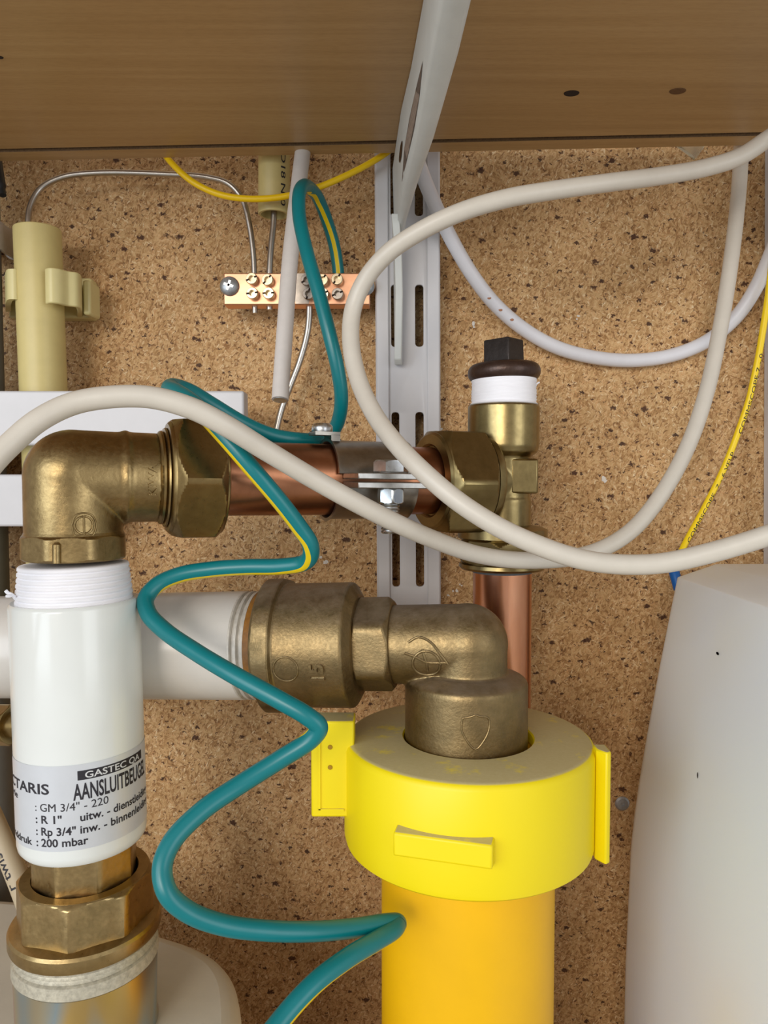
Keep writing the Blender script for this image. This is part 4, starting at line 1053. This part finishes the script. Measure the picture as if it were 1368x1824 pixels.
# ------------------------------------------------------------------ earth clamp on the copper pipe
def build_earth_clamp():
    a, e1, e2 = frame(tC-eC)                # e1 towards the room, e2 = a x e1 (downwards)
    if e2.z > 0: e2 = -e2
    s0, s1 = cs(580), cs(716); ri = rcop+0.0003; th = 0.0010; ro = ri+th
    mid = eC+a*(s0+s1)/2
    root = thing('pipe_earth_clamp', mid+e2*0.014, 'stainless earth clamp bolted around the horizontal copper pipe', 'clamp')
    P = lambda s, al, up, out: eC+a*s+(e1*math.cos(al)+(-e2)*math.sin(al))*up + e1*out
    def shell(al0, al1, name, n=28, flare=0.0006):
        bm = bmesh.new(); cols = []
        prof_s = [s0, s0+0.0012, s1-0.0012, s1]
        for j in range(n+1):
            al = math.radians(al0+(al1-al0)*j/n)
            o_ = []; i_ = []
            for q, s in enumerate(prof_s):
                fl = flare if q in (0, 3) else 0
                o_.append(bm.verts.new(P(s, al, ro+fl, 0))); i_.append(bm.verts.new(P(s, al, ri+fl, 0)))
            cols.append(o_+i_[::-1])
        for c0, c1 in zip(cols, cols[1:]): ring_faces(bm, c0, c1)
        bm.faces.new(cols[0]); bm.faces.new(cols[-1][::-1])
        return obj(name, bm, M_strap, root, 40)
    shell(9, 168, 'upper_strap'); shell(-9, -168, 'lower_strap')
    # bolted lugs towards the room
    def lug(u0, u1, name):
        bm = bmesh.new(); k0, k1 = cs(589), cs(711)
        out0, out1 = ri*0.985, ri+0.0130
        pts = [eC+a*k0+e1*out0, eC+a*k1+e1*out0, eC+a*k1+e1*out1, eC+a*k0+e1*out1]
        hexa(bm, [p+(-e2)*u0 for p in pts]+[p+(-e2)*u1 for p in pts])
        o = obj(name, bm, M_straped, root, 30); bevel(o, 0.0003, 2)
    lug(0.0003, 0.0022, 'lug'); lug(-0.0024, -0.0005, 'lug')
    bc = eC+a*(s0+(s1-s0)*0.55)+e1*(ri+0.0066); U = -e2
    bm = bmesh.new(); lathe(bm, bc+U*0.0022, bc+U*0.0062, [(0, 0.0052), (0.0004, 0.0054)]+nut_rows(0.0005, 0.0040, 0.0047, 6, 20, False, True, steps=4), 72, ref=e1); obj('bolt_head', bm, M_zinc, root, 25)
    bm = bmesh.new(); lathe(bm, bc-U*0.0024, bc-U*0.0072, nut_rows(0.0, 0.0046, 0.0037, 6, 12, True, True, steps=4), 72, ref=e1); obj('bolt_nut', bm, M_blzinc, root, 25, label='blue-white zinc nut')
    bm = bmesh.new(); rows = []
    s = 0.0
    while s < 0.0150: rows += [(s, 0.0025), (s+0.0005, 0.00285), (s+0.0009, 0.0025)]; s += 0.0010
    b0 = bc-U*0.0012; lathe(bm, b0, b0-U, rows, 32); obj('bolt_shank', bm, M_zinc, root, 40)
    # terminal tab and screw at the top left
    bm = bmesh.new(); tp = eC+a*(s0-0.0008)+U*(ro+0.0001)
    pts = [tp-a*0.0040-e1*0.003, tp+a*0.0042-e1*0.003, tp+a*0.0042+e1*0.004, tp-a*0.0040+e1*0.004]
    hexa(bm, [p+U*0.0012 for p in pts]+[p+U*0.0023 for p in pts])
    pts = [tp+a*0.0012-e1*0.003, tp+a*0.0042-e1*0.003, tp+a*0.0042+e1*0.004, tp+a*0.0012+e1*0.004]
    hexa(bm, [p-U*0.0006 for p in pts]+[p+U*0.0014 for p in pts])
    obj('terminal_tab', bm, M_strap, root, 30)
    bm = bmesh.new(); lathe(bm, tp+U*0.0022-a*0.0005, tp+U*0.006-a*0.0005, [(0, 0.0032), (0.0006, 0.0034), (0.0020, 0.0033), (0.0028, 0.0026), (0.0030, 0.0012)], 32); obj('terminal_screw', bm, M_zinc, root, 40)
build_earth_clamp()

# ================================================================== CABLES IN FRONT
def cable(name, ctrl, r, m, label, extra=None):
    bm = bmesh.new(); tube(bm, path(ctrl, 14), r, 28); return tag(obj(name, bm, m, angle=60), label, 'cable', extra)
cable('beige_cable', [(-520, 1500, .165), (-360, 1260, .160), (-190, 1050, .162), (-70, 905, .166), (-20, 832, .169), (20, 790, .172), (70, 748, .175), (130, 719, .178), (200, 707, .180), (270, 708, .182), (340, 727, .184), (400, 757, .187), (470, 800, .193), (550, 848, .200), (630, 893, .206), (700, 929, .213), (770, 960, .222), (840, 985, .230), (900, 996, .235), (960, 998, .238), (1020, 993, .242), (1080, 974, .246), (1130, 940, .250), (1180, 878, .255), (1225, 795, .261), (1258, 700, .267), (1280, 600, .273), (1297, 500, .278), (1310, 400, .283), (1318, 310, .2875), (1321, 240, .292), (1322, 120, .298)],
      0.00272, M_beige, 'beige cable arching over the left elbow nut and dipping below the tee', 'beige cables')
cable('beige_cable', [(1900, -160, .148), (1680, 40, .185), (1520, 150, .220), (1430, 207, .237), (1368, 247, .245), (1320, 278, .246), (1260, 298, .245), (1180, 313, .241), (1080, 326, .235), (980, 340, .231), (900, 354, .229), (820, 378, .229), (750, 411, .231), (690, 452, .235), (650, 500, .239), (629, 550, .240), (625, 610, .237), (638, 675, .232), (665, 735, .225), (705, 790, .216), (760, 846, .2085), (820, 896, .205), (890, 940, .203), (960, 972, .202), (1030, 995, .201), (1100, 1005, .200), (1180, 1003, .199), (1260, 986, .197), (1330, 966, .195), (1400, 942, .193), (1500, 900, .191), (1700, 790, .188), (1950, 620, .186)],
      0.00276, M_beige, 'beige cable looping from the upper right past the slotted rail and back', 'beige cables')
wc = cable('white_cable', [(700, 130, .300), (730, 240, .297), (752, 310, .295), (778, 372, .2965), (806, 430, .301), (840, 488, .307), (880, 540, .312), (930, 584, .314), (990, 618, .3155), (1060, 637, .316), (1130, 642, .316), (1200, 632, .316), (1260, 607, .315), (1310, 566, .312), (1345, 515, .308), (1372, 455, .303), (1400, 380, .299), (1424, 270, .299), (1440, 140, .300)],
      0.00285, M_whitecable, 'bluish-white cable hanging in a curve against the chipboard behind the beige loop')

for px, py in ((881, 524), (899, 546), (917, 566)):
    q = W(px, py, .312-.0032); ctr = min((v for v, _ in path([(840, 488, .307), (880, 540, .312), (930, 584, .314)], 40)), key=lambda v: (v-q).length)
    n_ = (CAM-ctr); n_.normalize(); bm = bmesh.new(); sphere(bm, Vector((0, 0, 0)), 1.0, 12)
    for v in bm.verts: v.co = ctr+n_*0.00275+Vector((v.co.x*0.0009, v.co.y*0.0002, v.co.z*0.0007))
    obj('brown_spot', bm, mat('brown_stain', srgb(170, 120, 92), 0.7), wc, label='brown spot')
def build_fibre():
    P = path([(1402, 180, .297), (1396, 280, .297), (1385, 380, .2975), (1375, 470, .299), (1367, 535, .302), (1360, 581, .304), (1351, 635, .306), (1343, 673, .307), (1334, 712, .308), (1325, 740, .3085), (1305, 796, .309), (1285, 844, .309), (1254, 906, .308), (1221, 967, .3055), (1203, 1005, .302)], 14); r = R(5.6, .305)
    root = thing('fibre_cable', P[-1][0], 'thin printed yellow fibre cable with a blue end, running down to the plastic jug', 'cable')
    bm = bmesh.new(); tube(bm, P, r, 16); obj('jacket', bm, M_fibre, root, 60)
    acc = [0.0]
    for a, b in zip(P, P[1:]): acc.append(acc[-1]+(b[0]-a[0]).length)
    def fn(u, v, h):
        s = acc[-1]-u
        for i in range(len(P)-1):
            if acc[i] <= s <= acc[i+1] or i == len(P)-2:
                k = (s-acc[i])/(acc[i+1]-acc[i]); c = P[i][0].lerp(P[i+1][0], k); t = (P[i+1][0]-P[i][0]).normalized(); break
        _, e1, e2 = frame(-t); ang = -(v-0.0008)/r+0.35
        return c+(e1*math.cos(ang)+e2*math.sin(ang))*(r+0.00006)
    bm = fit_text('COMMSCOPE  7 - 6 VFLP', 0.011, 0.053, 0, 0.0016, fn)
    b2 = fit_text('COMMSCOPE 7 - 0', 0.061, 0.094, 0, 0.0016, fn); me = bpy.data.meshes.new('t'); b2.to_mesh(me); b2.free(); bm.from_mesh(me); bpy.data.meshes.remove(me)
    obj('lettering', bm, M_ink, root, flat=True)
    A = W(1199, 1012, .302); B = W(1208, 1046, .299); bm = bmesh.new(); L = (B-A).length
    lathe(bm, A, B, [(-0.0005, R(5, .3)), (0, R(8, .3)), (0.001, R(9.5, .3)), (0.005, R(9, .3)), (L*1.1, R(9, .3)), (L*1.1+0.0005, R(6, .3))], 24); obj('connector_boot', bm, M_blue, root, label='blue connector end')
build_fibre()

# ================================================================== PLASTIC JUG
def build_jug():
    root_loc = Vector((0.15, -0.14, -0.3297))
    X = lambda px, z: (px-684)*z/F
    zb, zf = 0.272, 0.090
    ht = W(1275, 1003, 0.270).z
    secs = [(-0.3297, X(1116, zb), 0.004), (hz(1700, zb), X(1118, zb), 0.006), (hz(1500, zb), X(1123, zb), 0.007), (hz(1440, zb), X(1128, zb), 0.0075), (hz(1380, zb), X(1136, zb), 0.0075), (hz(1300, zb), X(1150, zb), 0.0065), (hz(1180, zb), X(1173, zb), 0.005), (hz(1080, zb), X(1193, zb), 0.004), (hz(1027, zb), X(1204, zb), 0.0035), (ht, X(1204, zb)+0.0115, 0.0035)]
    bm = bmesh.new(); rings = []
    for i, (h, xl, rad) in enumerate(secs):
        ins = 0.0115 if i == len(secs)-1 else 0
        xr = 0.235-(xl-X(1116, zb))*0.8
        y0, y1 = -D+zf+ins, -D+zb-ins*0.4
        # the left face leans a little: its front edge sits further right than the back one
        pts = rrect(xl, y0, xr, y1, rad, 4)
        rings.append([bm.verts.new((x, y, h + (0 if i else 0))) for x, y in pts])
    for a, b in zip(rings, rings[1:]): ring_faces(bm, a, b)
    bm.faces.new(rings[0][::-1]); bm.faces.new(rings[-1])
    root = thing('plastic_jug', root_loc, 'milky white plastic jug with a sloping shoulder at the lower right', 'jug')
    o = obj('jug_body', bm, M_jug, root, 28); bevel(o, 0.0012, 2, 25)
    # neck and cap outside the picture, towards the right
    bm = bmesh.new(); c = Vector((0.185, -0.13, ht-0.0005)); lathe(bm, c, c+Vector((0, 0, 1)), [(0, 0.019), (0.004, 0.017), (0.010, 0.017)], 40); obj('neck', bm, M_jug, root)
    bm = bmesh.new(); lathe(bm, c, c+Vector((0, 0, 1)), [(0.008, 0.018), (0.009, 0.020), (0.022, 0.020), (0.024, 0.018)], 40); obj('cap', bm, M_blue, root)
    def side(px, py):
        # point on the sloping left face below the picture position
        best = None
        for k in range(400):
            z = 0.09+0.18*k/400; p = W(px, py, z)
            for (h0, x0, _), (h1, x1, _) in zip(secs, secs[1:]):
                if h0 <= p.z <= h1:
                    xs = x0+(x1-x0)*(p.z-h0)/(h1-h0)
                    if p.x >= xs and best is None: best = Vector((xs, p.y, p.z))
        return best
    for px, py, a, b in ((1281, 1164, .0010, .0005), (1245, 1381, .0004, .0010)):
        p = side(px, py)
        if p is not None:
            bm = bmesh.new(); bm.faces.new([bm.verts.new(p+Vector((-0.0003, math.cos(t)*a, math.sin(t)*b))) for t in [i*math.pi/4 for i in range(8)]])
            bmesh.ops.solidify(bm, geom=bm.faces[:], thickness=0.0003); obj('speck', bm, mat('brown_speck', srgb(110, 84, 66), 0.7), root, label='brown speck')
build_jug()

# ================================================================== SMALL THINGS ON THE WALL
c = W(1108, 1431, D-0.0001); bm = bmesh.new(); lathe(bm, c, c+Vector((0, -1, 0)), [(0, R(13, D)), (0.0004, R(13, D)), (0.0010, R(10, D)), (0.0011, R(4, D)), (0.0006, R(3, D)), (0.0006, 0.0001)], 24)
tag(obj('wall_screw', bm, M_screw), 'dull screw head in the chipboard between the yellow clamp and the jug', 'screw')
bm = bmesh.new(); q = [W(1205, 255, .303), W(1258, 255, .303), W(1252, 266, .301), W(1240, 282, .300), W(1228, 272, .301)]
prism(bm, [p+Vector((0, 0, 0)) for p in q], Vector((0, 0.002, 0)))
tag(obj('plastic_wedge', bm, M_clear), 'small clear plastic wedge peeking out under the shelf near the upper right cable', 'wedge')
